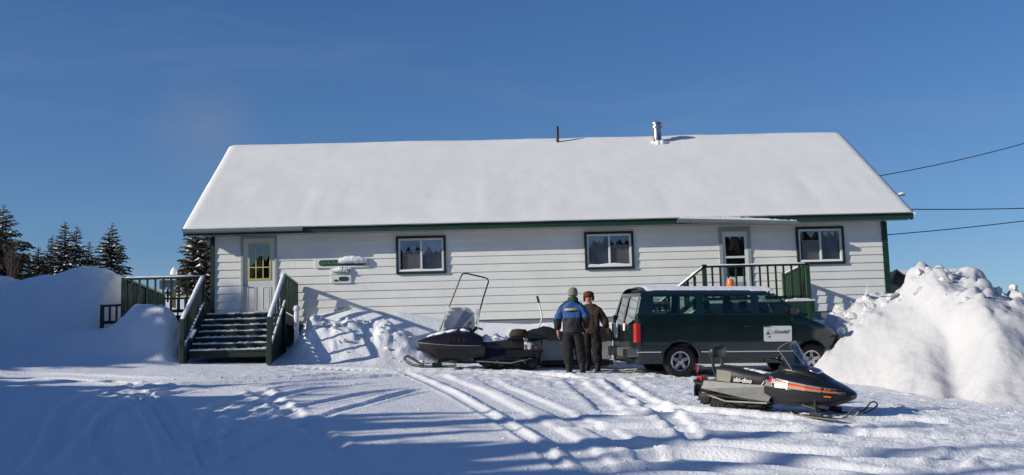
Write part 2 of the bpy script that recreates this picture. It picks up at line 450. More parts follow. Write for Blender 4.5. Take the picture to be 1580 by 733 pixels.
# tyre and snowmobile tracks: (points in photo pixels, width, depth, tread)
TRACKS = [
    ([(618, 572), (660, 592), (700, 608), (745, 632), (800, 668), (850, 708), (880, 733)], 0.15, 0.032, 0),
    ([(662, 578), (715, 597), (760, 618), (800, 640), (850, 668), (905, 705), (940, 733)], 0.34, 0.05, 0),
    ([(740, 583), (780, 600), (830, 622), (900, 652), (980, 690), (1040, 728)], 0.30, 0.045, 0),
    ([(880, 585), (905, 602), (930, 622), (948, 640)], 0.32, 0.05, 0),
    ([(940, 584), (985, 610), (1040, 645), (1085, 690)], 0.28, 0.07, 0),
    ([(590, 570), (650, 572), (720, 574), (790, 577), (860, 582), (905, 588)], 0.38, 0.06, 1),
    ([(430, 566), (500, 568), (560, 570), (640, 572)], 0.38, 0.05, 1),
    ([(180, 733), (150, 690), (160, 640), (210, 610), (300, 590)], 0.20, 0.05, 0),
    ([(40, 733), (80, 690), (85, 650), (110, 622), (160, 603), (250, 588)], 0.22, 0.05, 0),
    ([(110, 720), (130, 680), (170, 640), (240, 612), (330, 596)], 0.22, 0.05, 0),
    ([(180, 598), (220, 625), (250, 665), (272, 733)], 0.24, 0.06, 0),
    ([(205, 598), (248, 630), (285, 680), (310, 733)], 0.24, 0.06, 0),
    ([(330, 733), (312, 690), (316, 650), (350, 620), (420, 602), (560, 590)], 0.20, 0.05, 0),
    ([(360, 733), (350, 690), (360, 650), (400, 622), (470, 605), (600, 592)], 0.20, 0.05, 0),
    ([(390, 600), (430, 625), (480, 660), (530, 700), (560, 733)], 0.26, 0.055, 0),
    ([(300, 690), (380, 655), (470, 626), (560, 608), (650, 598)], 0.18, 0.055, 0),
    ([(340, 720), (430, 668), (520, 636), (600, 612), (660, 600)], 0.18, 0.055, 0),
    ([(0, 575), (120, 578), (240, 584), (360, 584), (470, 580), (560, 574)], 0.28, 0.06, 0),
    ([(0, 582), (120, 586), (230, 594), (350, 590), (450, 586), (620, 578)], 0.24, 0.06, 0),
    ([(380, 598), (470, 590), (560, 584), (660, 580)], 0.22, 0.06, 0),
    ([(1580, 676), (1440, 678), (1300, 670), (1180, 664), (1060, 660), (940, 660), (850, 655)], 0.40, 0.10, 0),
    ([(1580, 700), (1450, 706), (1300, 704), (1160, 694), (1020, 688), (900, 690)], 0.45, 0.10, 0),
    ([(1420, 733), (1300, 724), (1160, 712), (1040, 706), (920, 712)], 0.35, 0.09, 0),
    ([(1580, 648), (1480, 655), (1380, 648), (1260, 652), (1120, 640), (1010, 628), (930, 620)], 0.45, 0.09, 0),
    ([(1200, 733), (1080, 722), (960, 724), (850, 732)], 0.3, 0.08, 0),
    ([(1090, 640), (1000, 640), (920, 636), (850, 640)], 0.3, 0.08, 0),
    ([(1500, 690), (1488, 700), (1470, 712), (1455, 724)], 0.3, 0.08, 0),
]
TR = []
for pts, w, d, tread in TRACKS:
    P = [px_ground(*p) for p in pts]
    # smooth the polyline
    for _ in range(2):
        Q = [P[0]]
        for a, b in zip(P[:-1], P[1:]):
            Q += [(a[0] * .75 + b[0] * .25, a[1] * .75 + b[1] * .25), (a[0] * .25 + b[0] * .75, a[1] * .25 + b[1] * .75)]
        P = Q + [P[-1]]
    TR.append((np.array(P), w * 1.1, d * (0.56 if not tread else 1.0), tread))

def fine_z(X, Y):
    """track and clod relief in metres, on flat arrays"""
    z = np.zeros_like(X)
    wob = 0.014 * fbm(X * 1.6, Y * 1.6, 3, 51.0)
    for P, w, d, tread in TR:
        lo, hi = P.min(0) - 1.0, P.max(0) + 1.0
        idx = np.nonzero((X > lo[0]) & (X < hi[0]) & (Y > lo[1]) & (Y < hi[1]))[0]
        if not len(idx): continue
        x, y = X[idx], Y[idx]; best = np.full(len(idx), 9.0); along = np.zeros(len(idx)); acc = 0.0
        for a, b in zip(P[:-1], P[1:]):
            dx, dy = b - a; L = math.hypot(dx, dy)
            t = np.clip(((x - a[0]) * dx + (y - a[1]) * dy) / (L * L), 0, 1)
            dd = np.hypot(x - a[0] - t * dx, y - a[1] - t * dy)
            m = dd < best
            best = np.where(m, dd, best); along = np.where(m, acc + t * L, along); acc += L
        u = (best + wob[idx]) / (w * 0.5)
        trough = -d * (1 - sstep(0.75, 1.25, u))
        berm = d * np.clip(0.6 + 0.6 * fbm(x * 0.9, y * 0.9, 2, 61.0), 0.15, 1.1) * np.exp(-((u - 1.6) / 0.55) ** 2)
        if tread:
            trough = trough + 0.03 * (1 - sstep(0.8, 1.0, u)) * (np.sin(along * 2 * math.pi / 0.17) > 0.1)
        fade = np.clip(np.minimum(along, acc - along) / 0.8, 0, 1)
        z[idx] += (trough + berm) * fade
    # churned snow: strong on the right and along the worn strip, weak in the untouched left
    ch = sstep(0.5, 3.5, X - 0.45 * (21 - Y)) * 0.9 + 0.55 * np.exp(-((Y - 25.6) / 1.5) ** 2) * sstep(-8, -4, X)
    ch = np.clip(ch, 0.06, 1) * (1 - sstep(27.6, 28.4, Y))
    patch = np.clip(0.55 + 1.1 * fbm(X * 0.8, Y * 0.8, 3, 71.0), 0.1, 1.3)
    z += ch * patch * (0.031 * fbm(X * 1.1 + 0.5 * Y, Y * 2.6, 4, 81.0) + 0.012 * domes(X + 0.3 * Y, Y * 1.4, 0.40, 91.0, 0.3) + 0.022 * blocks(X + .04 * fbm(X * 6, Y * 6, 2, 5.0), Y * 1.2, 0.36, 92.0, 0.40) + 0.024 * blocks(X, Y * 1.2, 0.13, 93.0, 0.38))
    z += 0.006 * fbm(X * 4, Y * 4, 3, 95.0) + ch * 0.024 * fbm(X * 6.5, Y * 8.0, 3, 97.0, 0.65)
    return z

def grid_mesh(name, xs, ys, zfun, material):
    X, Y = np.meshgrid(xs, ys)
    Z = zfun(X.ravel(), Y.ravel())
    V = np.column_stack([X.ravel(), Y.ravel(), Z])
    nx, ny = len(xs), len(ys)
    i = np.arange(nx - 1)[None, :] + np.arange(ny - 1)[:, None] * nx
    F = np.stack([i, i + 1, i + nx + 1, i + nx], -1).reshape(-1, 4)
    me = bpy.data.meshes.new(name)
    me.vertices.add(len(V)); me.vertices.foreach_set('co', V.ravel())
    me.loops.add(F.size); me.loops.foreach_set('vertex_index', F.ravel().astype(np.int32))
    me.polygons.add(len(F)); me.polygons.foreach_set('loop_start', np.arange(0, F.size, 4, dtype=np.int32))
    me.polygons.foreach_set('use_smooth', np.ones(len(F), bool))
    me.update(calc_edges=True)
    me.materials.append(material)
    o = bpy.data.objects.new(name, me); col.objects.link(o)
    return o

# ================================================================== ground
def spread(a, b, first, n):
    """n growing steps from a to b"""
    g = 1.0
    lo, hi = 1.0, 4.0
    for _ in range(60):
        g = (lo + hi) / 2
        s = first * sum(g ** k for k in range(n))
        if s < abs(b - a): lo = g
        else: hi = g
    out = [a]; st = first
    for k in range(n):
        out.append(out[-1] + math.copysign(st, b - a)); st *= g
    return out[1:]
xs = np.array(sorted(spread(-13.2, -700, 0.05, 26)) + list(np.arange(-13.2, 12.6, 0.042)) + spread(12.6, 700, 0.05, 26))
ys = np.array(sorted(spread(12.6, -380, 0.06, 22)) + list(np.arange(12.6, 24.0, 0.036)) + list(np.arange(24.0, 33.2, 0.05)) + spread(33.2, 880, 0.08, 30))
def full_ground(X, Y):
    z = ground_z(X, Y)
    m = (X > -13.5) & (X < 13) & (Y > 12) & (Y < 29)
    f = np.zeros_like(X); f[m] = fine_z(X[m], Y[m])
    return z + f
snow_ground = grid_mesh('snow_ground', xs, ys, full_ground, M['snow'])
tag(snow_ground, 'trampled white snow field with vehicle tracks rising to the building', kind='structure')
def gz(x, y):
    return float(ground_z(np.array([float(x)]), np.array([float(y)]))[0])

# the ploughed heap on the right
PX = [6.6, 7.1, 7.7, 8.1, 8.5, 8.95, 9.25, 9.45, 9.7, 10.05, 10.5, 10.85, 11.1, 11.6, 12.4, 14, 17]
PZ = [2.6, 3.2, 3.72, 3.92, 3.98, 4.16, 4.52, 4.66, 4.66, 4.50, 4.46, 4.36, 4.18, 3.95, 3.9, 3.7, 3.0]
PYC = [27.6, 27.6, 27.6, 27.6, 27.4, 26.9, 26.6, 26.5, 26.5, 26.5, 26.5, 26.5, 26.5, 26.5, 26.5, 26.5, 26.5]
PYT = [26.2, 25.3, 24.0, 22.4, 21.4, 20.9, 20.6, 20.5, 20.4, 20.3, 20.2, 20.1, 20.0, 19.9, 19.7, 19.5, 19.5]
def pile_z(X, Y):
    X2 = X + 0.35 * fbm(X * 0.6, Y * 0.6, 2, 101.0); Y2 = Y + 0.5 * fbm(X * 0.5, Y * 0.5, 3, 103.0)
    lx = X2 + np.clip(25.5 - Y, 0, 8) * 0.12
    zc = np.interp(X2, PX, PZ); yc = np.interp(X2, PX, PYC); yt = np.interp(lx, PX, PYT)
    g = base_z(X, Y)
    gt = base_z(X, yt)
    t = np.clip((Y2 - yt) / (yc - yt), 0, 1)
    p = 0.55 * t + 0.45 * t * t * (3 - 2 * t)
    z = gt - 0.15 + (zc - gt + 0.15) * p
    back = np.clip((Y2 - yc) / 3.0, 0, 1)
    z = z - back * back * (zc - g + 0.5)
    # a shovel-wide groove down the face and soft terraces
    u = (X - 8.35) - (Y - 22.0) * 0.32
    z = z - 0.28 * np.exp(-(u / 0.30) ** 2) * sstep(0.05, 0.25, t) * (1 - sstep(0.62, 0.8, t))
    z = z + 0.16 * np.exp(-((u - 0.75) / 0.4) ** 2) * sstep(0.15, 0.35, t) * (1 - sstep(0.7, 0.9, t))
    rough = sstep(0.42, 0.75, t) * (1 - 0.5 * back) + 0.9 * np.exp(-((t - 0.12) / 0.16) ** 2) * sstep(9.2, 7.2, X) + 0.6 * sstep(9.4, 10.4, X) * sstep(0.25, 0.45, t) + 0.14
    rough = np.clip(rough * (0.75 + 1.1 * fbm(X * 0.7, Y * 0.7, 2, 105.0)), 0, 1.2)
    z = z + rough * (0.16 * domes(X + .2 * fbm(X * 2, Y * 2, 2, 3.0), Y, 1.1, 111.0, 0.7) + 0.21 * blocks(X + .06 * fbm(X * 5, Y * 5, 2, 6.0), Y, 0.62, 113.0, 0.65) + 0.11 * blocks(X + .03 * fbm(X * 9, Y * 9, 2, 6.5), Y, 0.30, 115.0, 0.6) + 0.12 * fbm(X * 1.4, Y * 1.4, 5, 117.0) - 0.10)
    z = z + 0.05 * (1 - sstep(0.1, 0.5, rough)) * blocks(X, Y, 0.4, 123.0, 0.25)
    z = z + 0.05 * fbm(X * 1.6, Y * 1.6, 5, 119.0) + 0.018 * fbm(X * 6, Y * 6, 3, 121.0)
    lim = np.interp(X, PX, PZ) + 0.10; z = np.where(z > lim, lim + 0.35 * (z - lim), z)
    out = sstep(6.35, 7.3, lx) * sstep(0.0, 0.06, (Y2 - yt) / (yc - yt))
    return z * out + (g - 0.4) * (1 - out)
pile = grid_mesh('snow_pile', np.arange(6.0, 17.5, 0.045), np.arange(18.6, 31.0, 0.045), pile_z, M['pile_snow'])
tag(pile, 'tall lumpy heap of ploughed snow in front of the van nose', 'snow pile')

# broken chunks lying on the heap and along the ploughed ridge
chunk_meshes = []
for k in range(7):
    r_ = random.Random(900 + k); bm = bmesh.new()
    for _ in range(15):
        v = Vector((r_.gauss(0, 1), r_.gauss(0, 1), r_.gauss(0, 1))).normalized() * r_.uniform(.75, 1.0); bm.verts.new((v.x, v.y * r_.uniform(.7, 1), v.z * 0.75))
    bmesh.ops.convex_hull(bm, input=bm.verts)
    bmesh.ops.delete(bm, geom=[v for v in bm.verts if not v.link_faces], context='VERTS')
    bmesh.ops.bevel(bm, geom=bm.edges[:], offset=0.12, segments=2, affect='EDGES'); bmesh.ops.recalc_face_normals(bm, faces=bm.faces)
    me = bpy.data.meshes.new('snow_chunk'); bm.to_mesh(me); bm.free(); chunk_meshes.append(me)
    me.polygons.foreach_set('use_smooth', [True] * len(me.polygons)); me.set_sharp_from_angle(angle=R(50))
def chunk(x, y, z, sz, parent, r_, material):
    me = chunk_meshes[r_.randrange(7)]
    if not me.materials: me.materials.append(material)
    o = bpy.data.objects.new('snow_chunk', me); col.objects.link(o); o.parent = parent
    o.location = (x, y, z + sz * 0.15); o.rotation_euler = (r_.uniform(-.5, .5), r_.uniform(-.5, .5), r_.uniform(0, 6.28)); o.scale = (sz, sz * r_.uniform(.7, 1.1), sz * r_.uniform(.6, 1.0))
r_ = random.Random(31)
for k in range(130):
    if k < 80:                                           # crest and upper face
        x = r_.uniform(7.2, 12.0); yc = float(np.interp(x, PX, PYC)); y = yc - abs(r_.gauss(0, 0.8)); sz = 0.05 + 0.22 * r_.random() ** 2.2
    elif k < 125:                                        # tumbled to the foot by the van nose
        y = r_.uniform(20.6, 25.0); x = 6.7 + (25.2 - y) * 0.16 + abs(r_.gauss(0, 0.45)); sz = 0.04 + 0.16 * r_.random() ** 2.5
    else:
        x = r_.uniform(9.2, 12.0); y = r_.uniform(20.5, 25); sz = 0.04 + 0.2 * r_.random() ** 2.5
    z = float(pile_z(np.array([x]), np.array([y]))[0])
    if z > gz(x, y) - 0.05: chunk(x, y, z - sz * 0.25, sz, pile, r_, M['chunk_snow'])
for k in range(55):
    x = r_.uniform(-4.1, -0.9); y = r_.uniform(27.5, 29.3); chunk(x, y, gz(x, y), 0.03 + 0.10 * r_.random() ** 2, snow_ground, r_, M['chunk_snow'])

# ================================================================== building
WY = 31.1                       # face of the front wall
BX0, BX1 = -6.56, 10.20
ROW, Z0 = 0.197, 4.07
bld = empty('clapboard_building', (0, 0, 0))
tag(bld, 'long single-storey white clapboard building with green trim and snowy roof', 'building')
OPEN = [(-2.01, -0.80, 5.245, 6.165), (2.645, 3.845, 5.245, 6.165), (7.915, 9.095, 5.245, 6.165), (-5.82, -4.94, 4.0, 6.27), (6.01, 6.74, 4.0, 6.22)]
def carve(x0, x1, z0, z1):
    """cells of a board that no opening takes away"""
    xsl = sorted({x0, x1} | {v for o in OPEN for v in o[:2] if x0 < v < x1})
    cells = []
    for a, b in zip(xsl[:-1], xsl[1:]):
        m = (a + b) / 2; zz = [(z0, z1)]
        for o in OPEN:
            if o[0] < m < o[1]:
                nz = []
                for p, q in zz:
                    if o[2] > p: nz.append((p, min(q, o[2])))
                    if o[3] < q: nz.append((max(p, o[3]), q))
                zz = [(p, q) for p, q in nz if q - p > 0.004]
        cells += [(a, b, p, q) for p, q in zz]
    return cells
rng = random.Random(5)
wall = MB()
for c in carve(BX0 + 0.02, BX1 - 0.02, 3.2, 6.30):
    wall.box(c[0], c[1], WY + 0.02, WY + 0.14, c[2], c[3])
wall_o = wall.build('wall', M['siding'], bld)
for i in range(12):
    zb = Z0 + i * ROW; zt = min(zb + ROW + 0.02, 6.285)
    if zt - zb < 0.03: continue
    cuts = [BX0 + 0.1]
    x = BX0 + 0.1 + rng.uniform(1.2, 3.66)
    while x < BX1 - 0.8:
        cuts.append(x); x += 3.66
    cuts.append(BX1 - 0.14)
    for a, b in zip(cuts[:-1], cuts[1:]):
        # split into connected runs
        run = []; cells = sorted(carve(a + 0.0015, b - 0.0015, zb, zt))
        def flush(run):
            if not run: return
            mb = MB()
            jog = rng.uniform(-0.0015, 0.0015)
            for (p, q, s, t) in run:
                f = lambda z: WY - 0.013 - jog + 0.022 * (z - zb) / (ROW + 0.02)
                vs = [(p, f(s), s), (q, f(s), s), (q, WY + 0.02, s), (p, WY + 0.02, s), (p, f(t), t), (q, f(t), t), (q, WY + 0.02, t), (p, WY + 0.02, t)]
                mb.add(vs, [(0, 3, 2, 1), (4, 5, 6, 7), (0, 1, 5, 4), (1, 2, 6, 5), (2, 3, 7, 6), (3, 0, 4, 7)])
            mb.build('siding_board', M['siding'], wall_o, fix=False)
        for c in cells:
            if run and c[0] - run[-1][1] > 0.01:
                flush(run); run = []
            run.append(c)
        flush(run)
# side and back walls, gables, skirting
sidew = MB()
RY, RZ = 36.46, 9.72
for x0, x1 in ((BX0 + 0.02, BX0 + 0.12), (BX1 - 0.12, BX1 - 0.02)):
    sidew.prism([(WY + 0.14, 3.2), (41.8, 3.2), (41.8, 6.3), (RY, 9.40), (WY + 0.14, 6.3)], x0, x1, 'x')
sidew.box(BX0 + 0.12, BX1 - 0.12, 41.7, 41.8, 3.2, 6.3)
sidew.build('end_wall', M['siding'], bld)
MB().box(BX0 + 0.05, BX1 - 0.05, WY + 0.03, WY + 0.018, 2.9, Z0 - 0.005).build('skirting', M['skirt'], bld)
MB().box(BX0 + 0.14, BX1 - 0.14, WY + 0.2, 41.6, 4.0, 4.08).build('floor', M['interior'], bld)
MB().box(BX0 + 0.14, BX1 - 0.14, WY + 0.2, 41.6, 6.22, 6.26).build('ceiling', M['interior'], bld)
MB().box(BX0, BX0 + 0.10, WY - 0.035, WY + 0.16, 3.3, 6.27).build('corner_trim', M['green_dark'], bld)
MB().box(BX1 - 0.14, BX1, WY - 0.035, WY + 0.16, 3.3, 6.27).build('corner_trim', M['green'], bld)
# roof
EX0, EX1, EY, EZ = -7.13, 10.74, 30.68, 6.40
SL = (RZ - EZ) / (RY - EY)
roof = MB()
roof.prism([(EY, EZ), (RY, RZ), (2 * RY - EY, EZ), (2 * RY - EY, EZ - 0.10), (RY, RZ - 0.12), (EY, EZ - 0.10)], EX0 + 0.01, EX1 - 0.01, 'x')
roof_o = roof.build('roof', M['black_metal'], bld)
MB().box(EX0, EX1, EY - 0.03, EY - 0.002, 6.255, 6.385).build('fascia', M['green'], roof_o)
MB().box(EX0 - 0.01, EX1 + 0.01, EY - 0.042, EY + 0.02, 6.387, 6.415).build('drip_edge', M['black_metal'], roof_o)
MB().box(EX0 + 0.01, EX1 - 0.01, EY, WY + 0.02, 6.29, 6.298).build('soffit', M['soffit'], roof_o)
for x in (EX0 + 0.012, EX1 - 0.04):
    MB().prism([(EY + 0.0, EZ - 0.02), (RY, RZ - 0.02), (RY, RZ - 0.19), (EY + 0.0, EZ - 0.17)], x - 0.022, x + 0.02, 'x').build('rake_board', M['green_dark'], roof_o)
# snow blanket on both slopes
def roof_snow():
    xs = np.linspace(EX0 - 0.02, EX1 + 0.02, 300); ts = np.concatenate([[-0.012], np.linspace(-0.008, 1.0, 64)])
    vs = []; fs = []; nx = len(xs)
    X, T = np.meshgrid(xs, ts)
    edge = 0.02 * fbm(X * 2.5, X * 0, 3, 131.0)
    Y = EY + T * (RY - EY) - 0.03 * (T < 0.1) * (1 + edge * 8)
    th = 0.085 + 0.02 * fbm(X * 0.35, T * 3, 3, 133.0) + 0.010 * fbm(X * 1.1, T * 5, 3, 135.0) + 0.028 * fbm(X * 0.9, T * 1.2, 3, 139.0) * np.exp(-((T - 0.25) / 0.22) ** 2)
    th = th * (0.45 + 0.55 * sstep(-0.01, 0.03, T))
    ex = np.minimum(X - EX0 + 0.02, EX1 + 0.02 - X); th = th * (0.55 + 0.45 * sstep(0, 0.15, ex)) - 0.03 * (1 - sstep(0.955, 1.0, T)) * 0 
    th = th - 0.035 * sstep(0.97, 1.0, T)
    Z = EZ + SL * (Y - EY) + th
    Z[0] = EZ + 0.012
    mb = MB()
    top = np.stack([X, Y, Z], -1)
    # far slope mirrored, simple
    far = top[::-1][1:].copy(); far[..., 1] = 2 * RY - far[..., 1]
    allp = np.concatenate([top, far], 0); ny = allp.shape[0]
    V = allp.reshape(-1, 3)
    F = [(j * nx + i, j * nx + i + 1, (j + 1) * nx + i + 1, (j + 1) * nx + i) for j in range(ny - 1) for i in range(nx - 1)]
    # close the two ends down to the deck
    V = V.tolist()
    for i in (0, nx - 1):
        n0 = len(V)
        for j in range(ny):
            p = V[j * nx + i]; yy = p[1]; d = EZ + SL * ((yy if yy <= RY else 2 * RY - yy) - EY)
            V.append([p[0], yy, d - 0.01])
        for j in range(ny - 1):
            F.append((j * nx + i, (j + 1) * nx + i, n0 + j + 1, n0 + j))
    mb.add(V, F)
    return mb.build('snow_blanket', M['roof_snow'], roof_o, smooth='all')
roof_snow()
def roof_z(y): return EZ + SL * (y - EY)
# vent pipe and chimney
mb = MB(); mb.lathe([(0.045, roof_z(36.05) - 0.1), (0.045, 10.03), (0.035, 10.03), (0.035, 9.9)], (2.385, 36.05, 0), n=14)
mb.build('vent_pipe', M['black_metal'], roof_o, smooth=True)
cyl = MB(); cx_, cy_ = 5.27, 35.87; zb = roof_z(cy_)
cyl.lathe([(0.17, zb - 0.02), (0.13, zb + 0.10), (0.118, zb + 0.12), (0.118, zb + 0.46)], (cx_, cy_, 0), n=20)
ch = cyl.build('chimney', M['steel'], roof_o, smooth=True)
cyl = MB(); cyl.lathe([(0.125, zb + 0.46), (0.17, zb + 0.49), (0.17, zb + 0.53), (0.13, zb + 0.55), (0.13, zb + 0.585), (0.175, zb + 0.60), (0.175, zb + 0.635), (0.12, zb + 0.665), (0.02, zb + 0.675)], (cx_, cy_, 0), n=20)
cyl.build('chimney_cap', M['steel'], roof_o, smooth=True)
mb = MB()
for dx, dy, r, h in ((-0.02, -0.14, 0.10, 0.11), (0.10, -0.12, 0.12, 0.10), (-0.13, -0.06, 0.08, 0.06), (0.2, -0.06, 0.1, 0.05)):
    mb.ell((cx_ + dx, cy_ + dy, roof_z(cy_ + dy) + 0.08), r, r, h, 12, 7)
mb.build('chimney_snow', M['trim_snow'], roof_o, smooth='all')
# gutters over the two doors
def gutter(x0, z0, x1, z1, y, name='gutter'):
    mb = MB(); w, h = 0.11, 0.10
    prof = [(-w, 0.0), (-w - 0.015, h * 0.35), (-w - 0.015, h), (-w, h), (-w, h * 0.4), (-w + 0.02, 0.015), (-0.012, 0.015), (-0.012, h), (0, h), (0, 0)]
    rings = []
    for x, z in ((x0, z0), (x1, z1)):
        rings.append([(x, y + a, z + b) for a, b in prof])
    mb.loft(rings)
    return mb.build(name, M['gutter'], roof_o)
gutter(-7.11, 6.29, -4.24, 6.30, 30.645)
g2 = gutter(4.89, 6.28, 7.85, 6.15, 30.645)
mb = MB(); rr = random.Random(3)
rings = []
for k in range(70):
    t = k / 69; x = 4.95 + t * 2.85; z = 6.37 - 0.13 * t
    h = 0.035 + 0.045 * math.sin(math.pi * min(1, t * 1.15)) + rr.uniform(-0.012, 0.014)
    rings.append([(x, 30.53, z), (x, 30.535, z + h * 0.8), (x, 30.57, z + h), (x, 30.62, z + h * 0.9), (x, 30.64, z)])
mb.loft(rings); mb.build('snow', M['trim_snow'], g2, smooth=50)
mb = MB(); rings = []
for k in range(60):
    t = k / 59; x = -7.0 + t * 2.7; h = 0.012 + rr.uniform(0, 0.008)
    rings.append([(x, 30.535, 6.385), (x, 30.545, 6.385 + h), (x, 30.62, 6.385 + h), (x, 30.63, 6.385)])
mb.loft(rings); mb.build('snow', M['trim_snow'], roof_o, smooth=50)

# windows
def window(x0, x1, z0, z1, blind_side, snow_h):
    root = MB(); c = 0.05; yo = WY - 0.05
    for a, b, s, t in ((x0 - 0.01, x1 + 0.01, z1 - c, z1 + 0.01), (x0 - 0.01, x1 + 0.01, z0 - 0.01, z0 + c), (x0 - 0.01, x0 + c, z0 + c, z1 - c), (x1 - c, x1 + 0.01, z0 + c, z1 - c)):
        root.box(a, b, yo, WY + 0.14, s, t)
    w = root.build('window', M['green_dark'], bld)
    fr = MB(); i0, i1, j0, j1 = x0 + c, x1 - c, z0 + c, z1 - c; d = 0.045; mx = (x0 + x1) / 2 + 0.005
    for a, b, s, t in ((i0, i1, j1 - d, j1), (i0, i1, j0, j0 + d), (i0, i0 + d, j0 + d, j1 - d), (i1 - d, i1, j0 + d, j1 - d), (mx - 0.022, mx + 0.022, j0 + d, j1 - d)):
        fr.box(a, b, WY - 0.03, WY + 0.10, s, t)
    fr.build('frame', M['vinyl'], w)
    for k, (a, b) in enumerate(((i0 + d, mx - 0.022), (mx + 0.022, i1 - d))):
        py = WY + 0.012 if k == blind_side else WY + 0.03
        MB().box(a, b, py, py + 0.006, j0 + d, j1 - d).build('pane', M['pane_glass'], w)
        if k != blind_side:
            MB().box(a, b, py + 0.10, py + 0.104, j0 + d, j1 - d).build('pane_backing', M['pane_backing'], w)  # pale sheet added behind the pane to lift its dark tone
        if k == blind_side:
            top = j1 - d - (0.22 if snow_h != 0.02 else 0.25)
            MB().box(a + (0.05 if blind_side == 0 else 0.0), b, py + 0.014, py + 0.018, j0 + d, top).build('blind', M['blind'], w)
    if snow_h:
        mb = MB(); r = random.Random(int(x0 * 100)); rings = []; n = 40
        for q in range(n):
            t = q / (n - 1); x = i0 + d * 0.2 + t * (i1 - i0 - d * 0.4); e = min(t, 1 - t) * 14
            h = min(1, e + 0.3) * snow_h * (0.75 + 0.3 * math.sin(t * 9 + x0) + r.uniform(-0.08, 0.08))
            rings.append([(x, WY - 0.045, j0 + 0.0), (x, WY - 0.043, j0 + d * 0.6 + h * 0.7), (x, WY - 0.02, j0 + d + h), (x, WY + 0.008, j0 + d + h), (x, WY + 0.01, j0)])
        mb.loft(rings); mb.build('sill_snow', M['trim_snow'], w, smooth=60)
    return w
window(*OPEN[0], 0, 0.02)
window(*OPEN[1], 1, 0.05)
window(*OPEN[2], 0, 0.012)

# left door: nine lights with yellow muntins over two panels
def door_left():
    x0, x1, z0, z1 = -5.82, -4.94, 4.19, 6.27
    d = MB(); c = 0.055
    for a, b, s, t in ((x0, x1, z1 - c, z1), (x0, x0 + c, z0, z1 - c), (x1 - c, x1, z0, z1 - c)):
        d.box(a, b, WY - 0.03, WY + 0.14, s, t)
    o = d.build('door', M['frame_grey'], bld)
    gx0, gx1, gz0, gz1 = -5.63, -5.11, 5.20, 6.08
    s = MB(); y0 = WY + 0.01
    for a, b, p, q in ((x0 + c, gx0, z0, z1 - c), (gx1, x1 - c, z0, z1 - c), (gx0, gx1, z0, gz0), (gx0, gx1, gz1, z1 - c)):
        s.box(a, b, y0, y0 + 0.045, p, q)
    s.build('slab', M['door_white'], o)
    m = MB(); f = 0.025; w = (gx1 - gx0) / 3; h = (gz1 - gz0) / 3
    for k in range(4):
        e = f / 2 + (0.008 if k in (0, 3) else 0)
        m.box(gx0 + k * w - e, gx0 + k * w + e, y0 - 0.012, y0 + 0.03, gz0 - 0.02, gz1 + 0.02)
    for k in range(4):
        e = f / 2 + (0.008 if k in (0, 3) else 0)
        m.box(gx0 - 0.012, gx1 + 0.012, y0 - 0.0135, y0 + 0.028, gz0 + k * h - e, gz0 + k * h + e)
    m.build('muntin', M['yellow'], o)
    for i in range(3):
        for j in range(3):
            MB().box(gx0 + i * w + 0.013, gx0 + (i + 1) * w - 0.013, y0 + 0.008, y0 + 0.012, gz0 + j * h + 0.013, gz0 + (j + 1) * h - 0.013).build('pane', M['pane_glass'], o)
    for a in (-5.66, -5.30):
        p = MB(); b = a + 0.22
        for q in ((a, b, 4.99, 5.01), (a, b, 4.44, 4.46), (a, a + 0.02, 4.46, 4.99), (b - 0.02, b, 4.46, 4.99)):
            p.box(q[0], q[1], y0 - 0.010, y0 - 0.0005, q[2], q[3])
        p.box(a + 0.045, b - 0.045, y0 - 0.008, y0 - 0.0005, 4.485, 4.965)
        p.build('panel', M['door_white'], o, bevel=0.004)
    hd = MB(); hd.tube([(-5.75, y0, 5.06), (-5.75, y0 - 0.05, 5.06)], 0.02, 10); hd.tube([(-5.76, y0 - 0.05, 5.06), (-5.64, y0 - 0.055, 5.05)], 0.013, 8)
    hd.build('handle', M['steel'], o, smooth=True)
    MB().box(x0, x1, WY - 0.06, WY + 0.05, z0 - 0.03, z0 - 0.002).build('threshold', M['steel'], o)
door_left()
def door_right():
    x0, x1, z0, z1 = 6.01, 6.74, 4.12, 6.22
    d = MB(); c = 0.085
    for a, b, s, t in ((x0 - 0.03, x1 + 0.03, z1 - c - 0.03, z1), (x0 - 0.03, x0 + c - 0.03, z0, z1 - c - 0.03), (x1 - c + 0.03, x1 + 0.03, z0, z1 - c - 0.03)):
        d.box(a, b, WY - 0.028, WY + 0.14, s, t)
    o = d.build('door', M['frame_grey'], bld)
    y0 = WY - 0.005; a0, a1 = x0 + c - 0.03, x1 - c + 0.03
    s = MB(); g0, g1 = a0 + 0.07, a1 - 0.07
    zl = [z0, 5.0, 5.42, 5.46, 5.98, z1 - c - 0.03]
    for q in ((a0, g0, z0, zl[5]), (g1, a1, z0, zl[5]), (g0, g1, zl[0], 4.98), (g0, g1, 5.44, 5.49), (g0, g1, 5.98, zl[5])):
        s.box(q[0], q[1], y0, y0 + 0.035, q[2], q[3])
    s.build('slab', M['vinyl'], o)
    for p, q in ((4.98, 5.44), (5.49, 5.98)):
        MB().box(g0, g1, y0 + 0.015, y0 + 0.02, p, q).build('pane', M['pane_glass'], o)
    hd = MB(); hd.tube([(a0 + 0.04, y0, 5.03), (a0 + 0.04, y0 - 0.05, 5.03), (a0 + 0.13, y0 - 0.05, 5.02)], 0.012, 8); hd.build('handle', M['steel'], o, smooth=True)
    kp = MB().box(g0 + 0.02, g1 - 0.02, y0 - 0.006, y0 - 0.0005, 4.25, 4.85).build('panel', M['frame_grey'], o)
door_right()
